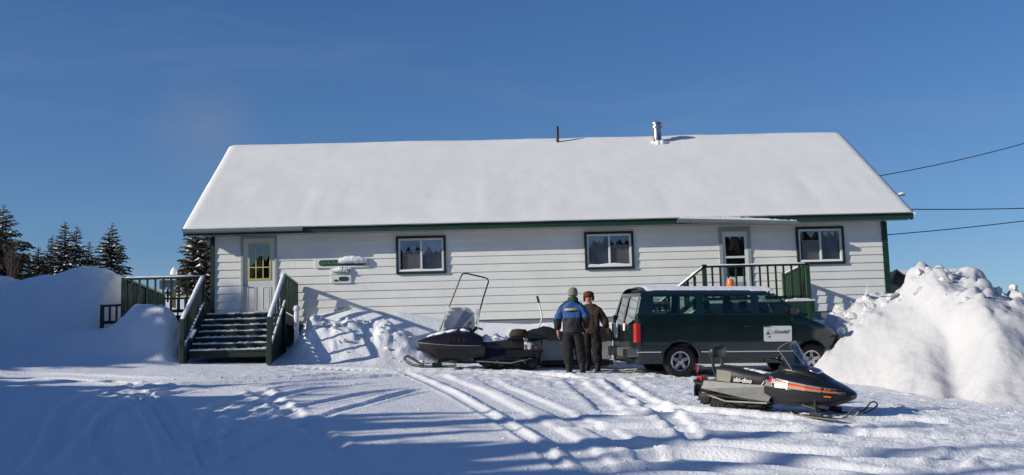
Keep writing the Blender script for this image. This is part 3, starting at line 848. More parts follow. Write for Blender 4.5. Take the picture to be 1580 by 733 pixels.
# small vent hood low on the wall
mb = MB(); mb.box(-3.54, -3.25, WY - 0.05, WY - 0.014, 4.26, 4.42); vb = mb.build('wall_vent', M['frame_grey'], bld)
for k in range(4):
    MB().box(-3.52, -3.27, WY - 0.062, WY - 0.051, 4.285 + k * 0.033, 4.303 + k * 0.033).build('louver', M['vinyl'], vb)

# ================================================================== wall signs
def sign_board(name, label, x0, x1, z0, z1, green, seed):
    r = empty(name, ((x0 + x1) / 2, WY - 0.016, z0)); w = x1 - x0; h = z1 - z0
    tag(r, label, 'sign', 'signs on the front wall')
    MB().box(-w / 2, w / 2, -0.022, 0, 0, h).build('board', M['white_paint'], r, bevel=0.006)
    gx0, gx1, gz0, gz1 = green; n = 8; pts = []
    rad = (gz1 - gz0) / 2 * 0.95
    for cx2, s in ((gx1 - rad, -1), (gx0 + rad, 1)):
        for k in range(n + 1):
            a = -math.pi / 2 + math.pi * k / n
            pts.append((cx2 - s * rad * math.cos(a), (gz0 + gz1) / 2 + (s * -1) * rad * math.sin(a)))
    p = MB(); p.prism(pts, -0.034, -0.0225, 'y'); p.build('plaque', M['sign_green'], r)
    return r
s1 = sign_board('wall_sign', 'long white wall sign with dark green plaque half buried in snow', -4.02, -2.68, 5.43, 5.66, (-0.56, 0.60, 0.05, 0.20), 1)
s2 = sign_board('wall_sign', 'short white wall sign capped by snow, middle of the three', -3.62, -3.12, 5.27, 5.425, (-0.20, 0.22, 0.03, 0.13), 2)
s3 = sign_board('wall_sign', 'small white wall sign with dark green emblem, lowest of the three', -3.62, -3.12, 5.05, 5.25, (-0.06, 0.18, 0.05, 0.16), 3)
MB().prism([(-0.19, 0.05), (-0.06, 0.05), (-0.08, 0.08), (-0.13, 0.10), (-0.16, 0.075)], -0.034, -0.0225, 'y').build('emblem', M['sign_green'], s3)
rr = random.Random(9)
mb = MB()                                # faint, worn letters on the top plaque
for k in range(9):
    x = -0.50 + k * 0.055; zc = 0.125 + rr.uniform(-0.006, 0.006)
    mb.box(x, x + 0.008, -0.037, -0.0345, zc - 0.028, zc + 0.028)
    if k % 2: mb.box(x + 0.008, x + 0.030, -0.037, -0.0345, zc + 0.018, zc + 0.028)
    if k % 3 == 0: mb.box(x + 0.008, x + 0.030, -0.037, -0.0345, zc - 0.028, zc - 0.018)
mb.build('lettering', M['frame_grey'], s1)
def sign_snow(root, x0, x1, z0, z1, seed, thick=0.09):
    r = random.Random(seed); mb = MB(); rings = []; n = 24
    for k in range(n):
        t = k / (n - 1); x = x0 + (x1 - x0) * t; e = math.sin(math.pi * min(max(t, 0.04), 0.96)) ** 0.5
        zt = z0 + (z1 - z0) * (0.55 + 0.45 * e) + r.uniform(-0.012, 0.012); d = thick * (0.35 + 0.65 * e) * r.uniform(0.9, 1.1)
        zb = z0 + r.uniform(-0.01, 0.012)
        rings.append([(x, -0.03, zb), (x, -0.03 - d * 0.6, zb + 0.005), (x, -0.03 - d, zb + (zt - zb) * 0.3), (x, -0.03 - d * 0.85, zb + (zt - zb) * 0.75), (x, -0.03 - d * 0.4, zt), (x, -0.02, zt)])
    mb.loft(rings); mb.build('snow', M['trim_snow'], root, smooth=60)
sign_snow(s1, -0.08, 0.60, 0.10, 0.28, 4, 0.10)
sign_snow(s2, -0.19, 0.19, 0.04, 0.17, 5, 0.08)

# ================================================================== decks and stairs
def snow_cap(a, b, w, h, parent, seed=0, name='rail_snow', lift=0.0):
    """uneven strip of snow lying along a rail from a to b"""
    a, b = Vector(a), Vector(b); d = (b - a); L = d.length; d.normalize()
    s = d.cross(Vector((0, 0, 1))).normalized(); u = Vector((0, 0, 1)); r = random.Random(seed); n = max(6, int(L / 0.08)); rings = []
    for k in range(n + 1):
        t = k / n; p = a + d * (L * t) + u * lift; e = min(1, min(t, 1 - t) * L / 0.05 + 0.25)
        hh = h * e * r.uniform(0.75, 1.15); ww = w * (0.8 + 0.2 * e)
        rings.append([tuple(p - s * ww / 2), tuple(p - s * ww * 0.42 + u * hh * 0.7), tuple(p + u * hh), tuple(p + s * ww * 0.42 + u * hh * 0.7), tuple(p + s * ww / 2)])
    mb = MB(); mb.loft(rings)
    return mb.build(name, M['trim_snow'], parent, smooth=60)
def post(x, y, z0, z1, parent, w=0.095, m='green_dark'):
    return MB().box(x - w / 2, x + w / 2, y - w / 2, y + w / 2, z0, z1).build('post', M[m], parent, bevel=0.006)
def rail_run(a, b, drop, parent, step=0.195, m='green', snow=0.03, bw=0.04, seed=1, skip_first=True, low=0.10):
    """top rail a-b, bottom rail and balusters hanging below"""
    a, b = Vector(a), Vector(b)
    tr = MB().bar(a - Vector((0, 0, 0.02)), b - Vector((0, 0, 0.02)), 0.10, 0.04).build('top_rail', M[m], parent)
    lo = Vector((0, 0, drop - low))
    MB().bar(a - lo, b - lo, 0.04, 0.07).build('bottom_rail', M[m], parent)
    n = int((Vector((b.x - a.x, b.y - a.y, 0)).length) / step)
    for k in range(1, n + 1):
        t = k / (n + 1); p = a + (b - a) * t
        MB().box(p.x - bw / 2, p.x + bw / 2, p.y - bw / 2, p.y + bw / 2, p.z - drop + low - 0.02, p.z - 0.041).build('baluster', M[m], parent)
    if snow: snow_cap(a, b, 0.10, snow, tr, seed)
# ---- left entrance
dk = empty('entrance_deck', (0, 0, 0))
tag(dk, 'dark green wooden entrance deck with seven snowy steps to the nine-pane door', 'deck')
DZ, DF, RT = 4.18, 29.05, 5.06
for k in range(14):
    y0 = DF + k * 0.145
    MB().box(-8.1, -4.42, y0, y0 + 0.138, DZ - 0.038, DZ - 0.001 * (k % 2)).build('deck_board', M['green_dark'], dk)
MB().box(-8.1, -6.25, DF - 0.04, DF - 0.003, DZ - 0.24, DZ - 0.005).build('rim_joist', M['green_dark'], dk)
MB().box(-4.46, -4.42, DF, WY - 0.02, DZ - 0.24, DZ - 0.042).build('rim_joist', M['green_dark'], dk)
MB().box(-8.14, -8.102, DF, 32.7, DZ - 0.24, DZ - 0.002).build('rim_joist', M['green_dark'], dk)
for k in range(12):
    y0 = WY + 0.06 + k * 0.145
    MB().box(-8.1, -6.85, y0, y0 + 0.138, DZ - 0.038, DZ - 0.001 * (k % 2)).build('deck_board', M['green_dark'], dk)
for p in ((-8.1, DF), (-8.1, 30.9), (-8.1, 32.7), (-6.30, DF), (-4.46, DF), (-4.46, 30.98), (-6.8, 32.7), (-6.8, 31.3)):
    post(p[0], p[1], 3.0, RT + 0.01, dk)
rail_run((-8.1, DF, RT), (-6.30, DF, RT), RT - DZ, dk, 0.19, 'green', 0.035, seed=2)
rail_run((-8.1, DF, RT), (-8.1, 32.7, RT), RT - DZ, dk, 0.16, 'green', 0.035, seed=3)
rail_run((-4.46, DF, RT), (-4.46, 30.98, RT), RT - DZ, dk, 0.30, 'green', 0.03, bw=0.09, seed=4)
rail_run((-6.8, 31.3, RT - 0.1), (-6.8, 32.7, RT - 0.35), RT - DZ - 0.15, dk, 0.13, 'green', 0.0, seed=5)
rail_run((-6.8, 32.7, RT - 0.1), (-8.1, 32.7, RT - 0.1), RT - DZ - 0.1, dk, 0.2, 'green', 0.0, seed=15)
# low side landing, further left
rail_run((-8.60, 29.2, 4.47), (-8.14, 29.2, 4.48), 0.5, dk, 0.19, 'green_dark', 0.02, seed=6)
post(-8.62, 29.2, 3.2, 4.48, dk, 0.08)
# steps
NS, RISE, RUN = 7, 0.154, 0.29
SX0, SX1 = -6.22, -4.56
rr = random.Random(12)
for k in range(NS):
    zt = DZ - k * RISE; yf = DF - k * RUN
    if k:
        t = MB().box(SX0, SX1, yf - 0.015, yf + RUN + 0.0, zt - 0.04, zt).build('tread', M['green_dark'], dk)
    else:
        t = MB().box(SX0, SX1, yf - 0.03, yf - 0.004, zt - 0.04, zt - 0.003).build('nosing', M['green_dark'], dk)
    MB().box(SX0 + 0.01, SX1 - 0.01, yf - 0.002 if k else yf - 0.003, yf + 0.018, zt - RISE - 0.0 + 0.002, zt - 0.041).build('riser', M['green_dark'], dk)
    mb = MB(); rings = []
    for q in range(34):
        f = q / 33; x = SX0 + 0.02 + f * (SX1 - SX0 - 0.04); h = 0.032 + rr.uniform(-0.008, 0.012); yb = rr.uniform(-0.008, 0.01)
        wear = 0.4 if (k > 1 and 0.25 < f < 0.75 and rr.random() < 0.35) else 1.0
        rings.append([(x, yf - 0.02 + yb, zt + 0.001), (x, yf - 0.025 + yb, zt + h * wear * 0.6), (x, yf + 0.05, zt + h * wear), (x, yf + RUN * 0.9, zt + h * 1.6), (x, yf + RUN * 0.95, zt + 0.001)])
    mb.loft(rings); mb.build('step_snow', M['trim_snow'], t, smooth=60)
yb, zb = DF - NS * RUN + 0.2, DZ - NS * RISE
for x in (SX0 - 0.03, SX1 + 0.03):
    MB().prism([(DF, DZ - 0.02), (DF, DZ - 0.32), (yb - 0.05, zb - 0.15), (yb - 0.1, zb + 0.1)], x - 0.02, x + 0.02, 'x').build('stringer', M['green_dark'], dk)
BY = 27.05
for k in range(14):                                     # board skirt closing the right flank of the steps
    y1 = DF - k * 0.145; zt = DZ + 0.16 - (DF - y1) * RISE / RUN
    MB().box(SX1 + 0.052, SX1 + 0.074, y1 - 0.143, y1 - 0.002, 2.95, zt - 0.05).build('skirt_board', M['green_dark'], dk)
for x, nm in ((-6.30, 2), (-4.46, 3)):
    bz = 3.90
    post(x, BY, 2.9, bz + 0.02, dk, 0.10)
    a, b = Vector((x, DF, RT)), Vector((x, BY, bz))
    tr = MB().bar(a, b, 0.10, 0.04).build('handrail', M['green_dark'], dk)
    snow_cap(a, b, 0.10, 0.035, tr, 30 + nm, lift=0.02)
    lo = Vector((0, 0, 0.62))
    MB().bar(a - lo, b - lo, 0.04, 0.08).build('bottom_rail', M['green_dark'], dk)
    n = 13 if nm == 2 else 5
    for k in range(1, n):
        p = a + (b - a) * (k / n)
        MB().box(p.x - 0.02, p.x + 0.02, p.y - 0.025, p.y + 0.025, p.z - 0.64, p.z - 0.03).build('baluster', M['green_dark'], dk)
    snow_cap(a - lo + Vector((0.03, 0, 0.04)), b - lo + Vector((0.03, 0, 0.04)), 0.05, 0.02, dk, 40 + nm)
# snow lying on the deck floor near the door
mb = MB(); rings = []
for q in range(30):
    f = q / 29; x = -6.2 + f * 1.65
    rings.append([(x, DF - 0.02, DZ + 0.001), (x, DF, DZ + 0.02 + rr.uniform(0, 0.01)), (x, DF + 0.4, DZ + 0.03), (x, DF + 1.9, DZ + 0.02), (x, DF + 1.95, DZ + 0.001)])
mb.loft(rings); mb.build('deck_snow', M['trim_snow'], dk, smooth=60)

# ---- notice board on the deck rail, and a snow-capped stake behind
nb = empty('notice_board', (-7.13, 29.16, 4.80)); tag(nb, 'small pale notice board fixed behind the entrance deck front rail', 'sign')
MB().box(-0.19, 0.19, 0, 0.015, 0, 0.26).build('board', M['white_paint'], nb, bevel=0.004)
mb = MB()
for k in range(4): mb.box(-0.13, 0.13 - 0.05 * (k % 2), -0.002, -0.0005, 0.05 + k * 0.045, 0.062 + k * 0.045)
mb.build('lines', M['frame_grey'], nb)
MB().box(-0.02, 0.02, 0.016, 0.04, -0.3, 0.2).build('bracket', M['green_dark'], nb)
sb = empty('marker_post', (-9.59, 40, gz(-9.59, 40) - 0.1)); tag(sb, 'snow-capped pointed post standing behind the entrance deck', 'post')
ph = 6.45 - sb.location.z
MB().box(-0.06, 0.06, -0.06, 0.06, 0, ph).build('shaft', M['bark'], sb)
mb = MB(); mb.lathe([(0.10, ph - 0.02), (0.12, ph + 0.06), (0.07, ph + 0.17), (0.01, ph + 0.24)], n=10); mb.build('snow_cap', M['trim_snow'], sb, smooth=True)

# ---- jug / covered stub beside the steps
jg = empty('covered_stub', (-4.08, 28.4, 3.6)); tag(jg, 'short white snow-plastered stub post beside the right stair rail', 'post')
mb = MB(); mb.box(-0.05, 0.05, -0.05, 0.05, -0.6, 0.62); mb.build('shaft', M['white_paint'], jg, bevel=0.01)
mb = MB(); mb.ell((0.0, -0.01, 0.60), 0.085, 0.085, 0.09, 12, 8); mb.ell((0.0, -0.05, 0.42), 0.06, 0.035, 0.16, 10, 7); mb.build('snow_cap', M['trim_snow'], jg, smooth='all')

# ---- right side deck, behind the van
d2 = empty('railed_deck', (0, 0, 0))
tag(d2, 'green wooden deck with balusters at the right-hand door behind the van', 'deck')
RF, RX0, RX1, RT2, DZ2 = 28.75, 5.16, 7.53, 4.985, 4.12
for k in range(16):
    y0 = RF + k * 0.145
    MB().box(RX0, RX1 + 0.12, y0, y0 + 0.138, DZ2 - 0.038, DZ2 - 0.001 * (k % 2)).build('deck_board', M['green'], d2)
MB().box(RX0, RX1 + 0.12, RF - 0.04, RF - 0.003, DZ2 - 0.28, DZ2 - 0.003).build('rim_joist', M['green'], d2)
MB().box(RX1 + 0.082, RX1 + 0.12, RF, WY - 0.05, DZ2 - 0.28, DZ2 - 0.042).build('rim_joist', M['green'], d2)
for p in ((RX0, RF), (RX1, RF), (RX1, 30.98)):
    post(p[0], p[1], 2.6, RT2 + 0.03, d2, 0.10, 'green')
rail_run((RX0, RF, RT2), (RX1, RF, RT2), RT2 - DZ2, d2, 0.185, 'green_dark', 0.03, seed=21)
rail_run((RX1, RF, RT2), (RX1, 30.98, RT2), RT2 - DZ2, d2, 0.14, 'green', 0.03, bw=0.05, seed=22)
a, b = Vector((RX0, RF, RT2 - 0.02)), Vector((3.55, RF, 3.72))
for yy, nm in ((RF, 1), (RF + 1.0, 2)):
    o_ = Vector((0, yy - RF, 0))
    tr = MB().bar(a + o_, b + o_, 0.10, 0.045).build('handrail', M['green'], d2)
    snow_cap(a + o_, b + o_, 0.10, 0.035, tr, 70 + nm, lift=0.02)
    lo = Vector((0, 0, 0.6))
    MB().bar(a + o_ - lo, b + o_ - lo, 0.04, 0.08).build('bottom_rail', M['green'], d2)
    for k in range(1, 7):
        p = a + o_ + (b - a) * (k / 7)
        MB().box(p.x - 0.03, p.x + 0.03, p.y - 0.02, p.y + 0.02, p.z - 0.62, p.z - 0.03).build('baluster', M['green'], d2)
    post(3.52, yy, 2.7, 3.78, d2, 0.10, 'green')
for k in range(1, 7):
    zt = DZ2 - k * 0.165; x = RX0 - k * 0.25
    t = MB().box(x, x + 0.27, RF + 0.04, RF + 0.96, zt - 0.04, zt).build('tread', M['green'], d2)
    MB().box(x + 0.01, x + 0.25, RF + 0.06, RF + 0.94, zt + 0.001, zt + 0.05).build('step_snow', M['trim_snow'], t, bevel=0.02)
mb = MB(); rings = []
for q in range(26):
    f = q / 25; x = 7.0 + f * 0.66; h = (0.05 + 0.05 * math.sin(math.pi * f)) * rr.uniform(0.8, 1.2)
    rings.append([(x, RF - 0.05, DZ2), (x, RF - 0.055, DZ2 + h * 0.6), (x, RF + 0.05, DZ2 + h), (x, RF + 1.9, DZ2 + h), (x, RF + 2.1, DZ2)])
mb.loft(rings); mb.build('deck_snow', M['trim_snow'], d2, smooth=60)

# ================================================================== van
def frame_on_ground(x, y, z, yaw, nx, ny):
    """root matrix: heading yaw, tilted to the slope dz/dx=nx, dz/dy=ny"""
    n = Vector((-nx, -ny, 1)).normalized(); h = Vector((math.cos(yaw), math.sin(yaw), 0)); h = (h - n * h.dot(n)).normalized(); s = n.cross(h)
    m = Matrix((h, s, n)).transposed().to_4x4(); m.translation = Vector((x, y, z))
    return m
def make_van():
    yaw = R(8.0); nx, ny = -0.022, 0.085
    m = frame_on_ground(0, 0, 0, yaw, nx, ny)
    c = m.to_3x3() @ Vector((0.95, -0.82, 0))
    m.translation = Vector((4.05, 26.0, 2.385)) - c
    van = empty('parked_van'); van.matrix_world = m
    tag(van, 'dark green passenger van with chrome wheels parked beside the snow heap', 'van')
    BELT, WT = 1.27, 1.70
    L, AR = 4.42, 0.40
    wheels = (0.95, 3.77)
    def side_y(z, x):
        # section: tumblehome above the belt, slight tuck at the sill
        pts_z = [0.28, 0.40, 0.70, 1.05, 1.27, 1.70, 1.80]; pts_y = [0.90, 0.945, 0.965, 0.96, 0.94, 0.83, 0.76]
        y = float(np.interp(z, pts_z, pts_y))
        if x > 3.7: y -= 0.20 * ((x - 3.7) / 0.75) ** 2
        if x < 0.1: y -= 0.05 * (1 - x / 0.1)
        return y
    def hood(x): return float(np.interp(x, [3.35, 3.62, 3.9, 4.2, 4.36, 4.42], [1.27, 1.21, 1.12, 1.00, 0.90, 0.82]))
    body = MB()
    # lower sides as a fine grid with the wheel arches left open
    xs_ = np.linspace(0, L, 112); zs_ = np.concatenate([np.linspace(0.28, 1.05, 22), [1.12, 1.2, 1.27]])
    for s in (-1, 1):
        vs = []; fs = []
        for i, x in enumerate(xs_):
            ht = hood(x) if x > 3.35 else 1.27
            for j, z in enumerate(zs_):
                zz = 0.28 + (z - 0.28) * (ht - 0.28) / (1.27 - 0.28)
                vs.append((x, s * (side_y(zz, x) - (0.04 * max(0, (z - 1.15) / 0.12) if x > 3.35 else 0)), zz))
        nz = len(zs_)
        for i in range(len(xs_) - 1):
            for j in range(nz - 1):
                cxm = (xs_[i] + xs_[i + 1]) / 2; czm = (vs[i * nz + j][2] + vs[i * nz + j + 1][2]) / 2
                if any((cxm - w) ** 2 + (czm - 0.36) ** 2 < AR ** 2 for w in wheels): continue
                fs.append((i * nz + j, (i + 1) * nz + j, (i + 1) * nz + j + 1, i * nz + j + 1))
        body.add(vs, fs)
    # hood surface
    hx = np.linspace(3.35, L, 14); vs = []; fs = []
    for x in hx:
        for k in range(9):
            t = -1 + 2 * k / 8; yy = side_y(hood(x), x) - 0.04
            vs.append((x, t * yy, hood(x) + 0.045 * (1 - t * t)))
    for i in range(13):
        for k in range(8): fs.append((i * 9 + k, (i + 1) * 9 + k, (i + 1) * 9 + k + 1, i * 9 + k + 1))
    body.add(vs, fs)
    # nose
    vs = []; fs = []
    for j, (z, dx) in enumerate(((0.30, 0.0), (0.45, 0.04), (0.62, 0.06), (0.82, 0.03), (0.86, 0.0))):
        for k in range(9):
            t = -1 + 2 * k / 8; vs.append((L + dx * (1 - 0.6 * t * t) - 0.02 * (j == 4), t * side_y(min(z, 0.8), L) * (1 if j < 4 else 0.96), z))
    for j in range(4):
        for k in range(8): fs.append((j * 9 + k, j * 9 + k + 1, (j + 1) * 9 + k + 1, (j + 1) * 9 + k))
    body.add(vs, fs)
    # roof and pillars
    def up(z): return (z - BELT) / (WT - BELT)
    def rear_x(z): return 0.0 + 0.20 * max(0, (z - 1.0) / 0.8) ** 1.3
    def front_x(z): return 3.62 - 0.66 * up(z) if z >= BELT else 3.62
    RZc = 1.86
    vs = []; fs = []; rx = [rear_x(1.72), 0.5, 1.2, 1.9, 2.5, front_x(1.76) + 0.03]
    for i, x in enumerate(rx):
        for k in range(11):
            t = -1 + 2 * k / 10; yy = 0.835 * math.sin(t * math.pi / 2) if abs(t) < 1 else 0.835 * t
            drop = (0.055 if i == len(rx) - 1 else (0.03 if i == 0 else 0))
            z = 1.70 + (RZc - 1.70 - drop) * (1 - abs(yy / 0.835) ** 3.2)
            vs.append((x, yy, z))
    for i in range(len(rx) - 1):
        for k in range(10): fs.append((i * 11 + k, (i + 1) * 11 + k, (i + 1) * 11 + k + 1, i * 11 + k + 1))
    body.add(vs, fs)
    def sidepatch(x0b, x1b, x0t, x1t, s, z0=BELT, z1=WT, out=0.0):
        q = []
        for (xa, z) in ((x0b, z0), (x1b, z0), (x1t, z1), (x0t, z1)): q.append((xa, s * (side_y(z, 1) + out), z))
        return q
    WIN = [(0.36, 1.30, 0.42, 1.30), (1.46, 2.48, 1.46, 2.48), (2.64, 3.42, 2.64, 2.98)]
    WB, WTT = 1.30, 1.665
    def xb(zq, b, t): return b + (t - b) * (zq - BELT) / (WT - BELT)
    for s in (-1, 1):
        edges = [(rear_x(BELT), rear_x(WT))] + [e for w in WIN for e in ((w[0], w[2]), (w[1], w[3]))] + [(3.64, 2.99)]
        for a, b in zip(edges[0::2], edges[1::2]):         # pillars
            body.add(sidepatch(a[0], b[0], a[1], b[1], s), [(0, 1, 2, 3)])
        for w in WIN:                                      # header and sill strips
            body.add([(xb(z, w[i], w[i + 2]), s * side_y(z, 1), z) for z, i in ((BELT, 0), (BELT, 1), (WB, 1), (WB, 0))], [(0, 1, 2, 3)])
            body.add([(xb(z, w[i], w[i + 2]), s * side_y(z, 1), z) for z, i in ((WTT, 0), (WTT, 1), (WT, 1), (WT, 0))], [(0, 1, 2, 3)])
    # rear doors with a window opening
    def rear_pt(y, z): return (rear_x(z) - 0.03 * (1 - (y / 0.95) ** 2), y, z)
    def rear_patch(y0, y1, z0, z1, n=4):
        vs = []; fs = []
        for j in range(3):
            z = z0 + (z1 - z0) * j / 2; hw = side_y(z, 0.02) - 0.003
            for k in range(n + 1):
                y = y0 + (y1 - y0) * k / n; vs.append(rear_pt(max(-hw, min(hw, y * hw)), z))
        for j in range(2):
            for k in range(n): fs.append((j * (n + 1) + k, j * (n + 1) + k + 1, (j + 1) * (n + 1) + k + 1, (j + 1) * (n + 1) + k))
        body.add(vs, fs)
    rear_patch(-1, 1, 0.30, 1.08, 8)
    rear_patch(-1, 1, 1.66, 1.72, 8)
    rear_patch(-1, -0.88, 1.08, 1.66, 1); rear_patch(0.88, 1, 1.08, 1.66, 1); rear_patch(-0.06, 0.06, 1.08, 1.66, 1)
    b = body.build('body', M['van_green'], van, smooth=35)
    # glass
    for s in (-1, 1):
        for w in WIN:
            MB().add([(xb(z, w[i], w[i + 2]), s * (side_y(z, 1) - 0.012), z) for z, i in ((WB, 0), (WB, 1), (WTT, 1), (WTT, 0))], [(0, 1, 2, 3)]).build('side_window', M['van_glass'], van, fix=False)
    MB().add([(3.63, -0.86, 1.25), (3.63, 0.86, 1.25), (3.01, 0.80, 1.72), (3.01, -0.80, 1.72)], [(0, 1, 2, 3)]).build('windshield', M['van_glass'], van, fix=False)
    for y0, y1 in ((-0.88, -0.06), (0.06, 0.88)):
        hw0, hw1 = side_y(1.08, 0.02), side_y(1.66, 0.02)
        p0 = [rear_pt(y0 * hw0, 1.08), rear_pt(y1 * hw0, 1.08), rear_pt(y1 * hw1, 1.66), rear_pt(y0 * hw1, 1.66)]
        MB().add([(q[0] + 0.012, q[1], q[2]) for q in p0], [(0, 1, 2, 3)]).build('rear_window', M['van_glass'], van, fix=False)
    # window rubber between panes, door gaps, strip
    for x in (1.40, 2.56, 3.46):
        MB().add([(x - 0.004, -side_y(z, 1) - 0.002, z) for z in (0.45, 1.0, 1.68 if x < 3 else 1.25)] + [(x + 0.004, -side_y(z, 1) - 0.002, z) for z in (0.45, 1.0, 1.68 if x < 3 else 1.25)], [(0, 3, 4, 1), (1, 4, 5, 2)]).build('door_gap', M['black_plastic'], van, fix=False)
    for s in (-1, 1):
        for x0, x1 in ((0.03, 0.53), (1.38, 3.34)):
            mb = MB(); mb.bar((x0, s * 0.966, 0.52), (x1, s * 0.966, 0.52), 0.012, 0.018); mb.build('rub_strip', M['vinyl'], van)
        mb = MB(); mb.tube([(w_ + AR * math.cos(a), s * (side_y(0.36 + AR * math.sin(a), w_) + 0.004), 0.36 + AR * math.sin(a)) for w_ in (wheels[0],) for a in np.linspace(-0.2, math.pi + 0.2, 22)], 0.022, 6); mb.build('wheel_arch', M['van_green'], van, smooth=True)
        mb = MB(); mb.tube([(w_ + AR * math.cos(a), s * (side_y(0.36 + AR * math.sin(a), w_ + AR * math.cos(a)) + 0.004), 0.36 + AR * math.sin(a)) for w_ in (wheels[1],) for a in np.linspace(-0.2, math.pi + 0.2, 22)], 0.022, 6); mb.build('wheel_arch', M['van_green'], van, smooth=True)
        for x in (2.30, 2.70):
            MB().box(x, x + 0.14, min(s * 0.955, s * 0.985), max(s * 0.955, s * 0.985), 1.02, 1.06).build('door_handle', M['black_plastic'], van, bevel=0.008)
        mb = MB(); mb.loft([superring(3.28, s * 1.08, 0.09, 1.28, 1.42, 3, 12), superring(3.35, s * 1.09, 0.11, 1.26, 1.44, 3, 12), superring(3.42, s * 1.09, 0.06, 1.30, 1.40, 3, 12)])
        mir = mb.build('mirror', M['black_plastic'], van, smooth=50)
        MB().bar((3.34, s * 0.92, 1.30), (3.36, s * 1.02, 1.33), 0.05, 0.05).build('arm', M['black_plastic'], mir)
    # underside, floor and wheel wells
    MB().box(0.1, 4.3, -0.60, 0.60, 0.30, 0.42).build('underbody', M['black_plastic'], van)
    MB().box(1.42, 3.30, -0.90, 0.90, 0.40, 0.44).build('floor', M['black_plastic'], van)
    mb = MB(); mb.box(0.1, 0.5, -0.93, 0.93, 0.62, 0.66).box(0.5, 1.4, -0.93, 0.93, 0.80, 0.84).box(3.3, 4.3, -0.88, 0.88, 0.79, 0.82).box(1.40, 1.43, -0.93, 0.93, 0.40, 0.84).box(3.29, 3.32, -0.9, 0.9, 0.40, 0.82)
    
    mb = MB(); mb.box(0.5, 1.4, -0.93, 0.93, 0.80, 0.84).box(0.1, 0.5, -0.93, 0.93, 0.62, 0.66).box(0.47, 0.53, -0.93, 0.93, 0.64, 0.82).box(1.38, 1.43, -0.93, 0.93, 0.40, 0.82); mb.build('wheel_well', M['black_plastic'], van)
    mb = MB(); mb.box(3.3, 4.3, -0.88, 0.88, 0.79, 0.82).box(3.29, 3.32, -0.9, 0.9, 0.40, 0.80); mb.build('wheel_well', M['black_plastic'], van)
    mb = MB(); mb.tube([(0.15, 0.3, 0.28), (0.9, 0.35, 0.27), (2.2, 0.2, 0.26)], 0.04, 8); mb.ell((0.45, 0.3, 0.32), 0.28, 0.18, 0.1); mb.build('exhaust', M['bark'], van)
    MB().tube([(0.95, -0.7, 0.34), (0.95, 0.7, 0.34)], 0.06, 10).build('axle', M['black_metal'], van)
    # dashboard and seats
    MB().box(3.3, 3.6, -0.85, 0.85, 0.9, 1.24).build('dashboard', M['black_plastic'], van, bevel=0.04)
    for x, ys2 in ((2.55, (-0.45, 0.45)), (1.75, (-0.4, 0.2)), (0.85, (-0.45, 0.0, 0.45))):
        for y in ys2:
            mb = MB(); mb.loft([superring(x - 0.12, y, 0.24, 0.75, 1.34, 4, 14), superring(x + 0.02, y, 0.25, 0.70, 1.36, 4, 14)])
            mb.loft([superring(x, y, 0.25, 0.66, 0.84, 4, 14), superring(x + 0.48, y, 0.25, 0.68, 0.86, 4, 14)])
            st = mb.build('seat', M['grey_fabric'], van, smooth=50)
            mb = MB(); mb.loft([superring(x - 0.14, y, 0.12, 1.38, 1.55, 4, 12), superring(x - 0.04, y, 0.13, 1.37, 1.56, 4, 12)]); mb.build('headrest', M['grey_fabric'], st, smooth=50)
    # bumpers, lights, plate
    mb = MB(); mb.loft([[(-0.16, y, 0.42), (-0.17, y, 0.60), (-0.02, y, 0.62), (0.02, y, 0.42)] for y in (-0.90, -0.3, 0.3, 0.90)]); rb = mb.build('rear_bumper', M['van_trim'], van, bevel=0.02)
    MB().box(-0.178, -0.165, -0.92, -0.60, 0.43, 0.59).build('bumper_step', M['chrome'], rb, bevel=0.006)
    MB().box(-0.15, 0.06, -0.935, -0.902, 0.43, 0.60).build('bumper_corner', M['chrome'], rb, bevel=0.008)
    mb = MB(); mb.loft([[(L - 0.06, y * 0.98, 0.36), (L + 0.16 - 0.10 * abs(y) ** 2, y, 0.38), (L + 0.18 - 0.10 * abs(y) ** 2, y, 0.58), (L - 0.02, y * 0.98, 0.60)] for y in (-0.93, -0.6, 0, 0.6, 0.93)])
    mb.build('front_bumper', M['van_trim'], van, bevel=0.015)
    for s in (-1, 1):
        MB().add([(0.015, s * 0.968, z) for z in (0.72, 1.10)] + [(0.10, s * 0.972, z) for z in (1.10, 0.72)] + [(-0.03, s * 0.90, z) for z in (1.10, 0.72)], [(0, 1, 2, 3), (0, 5, 4, 1)]).build('tail_light', M['red'], van)
        MB().box(L + 0.0, L + 0.055, min(s * 0.5, s * 0.74), max(s * 0.5, s * 0.74), 0.66, 0.80).build('headlight', M['vinyl'], van, bevel=0.01)
        MB().box(L - 0.02, L + 0.02, min(s * 0.745, s * 0.80), max(s * 0.745, s * 0.80), 0.66, 0.80).build('indicator', M['orange'], van)
        MB().box(0.01, 0.05, min(s * 0.91, s * 0.952), max(s * 0.91, s * 0.952), 1.22, 1.27).build('hinge', M['chrome'], van)
    MB().box(L + 0.02, L + 0.06, -0.48, 0.48, 0.66, 0.80).build('grille', M['chrome'], van)
    MB().box(-0.062, -0.045, 0.30, 0.62, 0.80, 1.10).build('license_plate', M['white_paint'], van)
    MB().box(-0.058, -0.045, -0.30, -0.16, 0.95, 1.10).build('sticker', M['blind'], van)
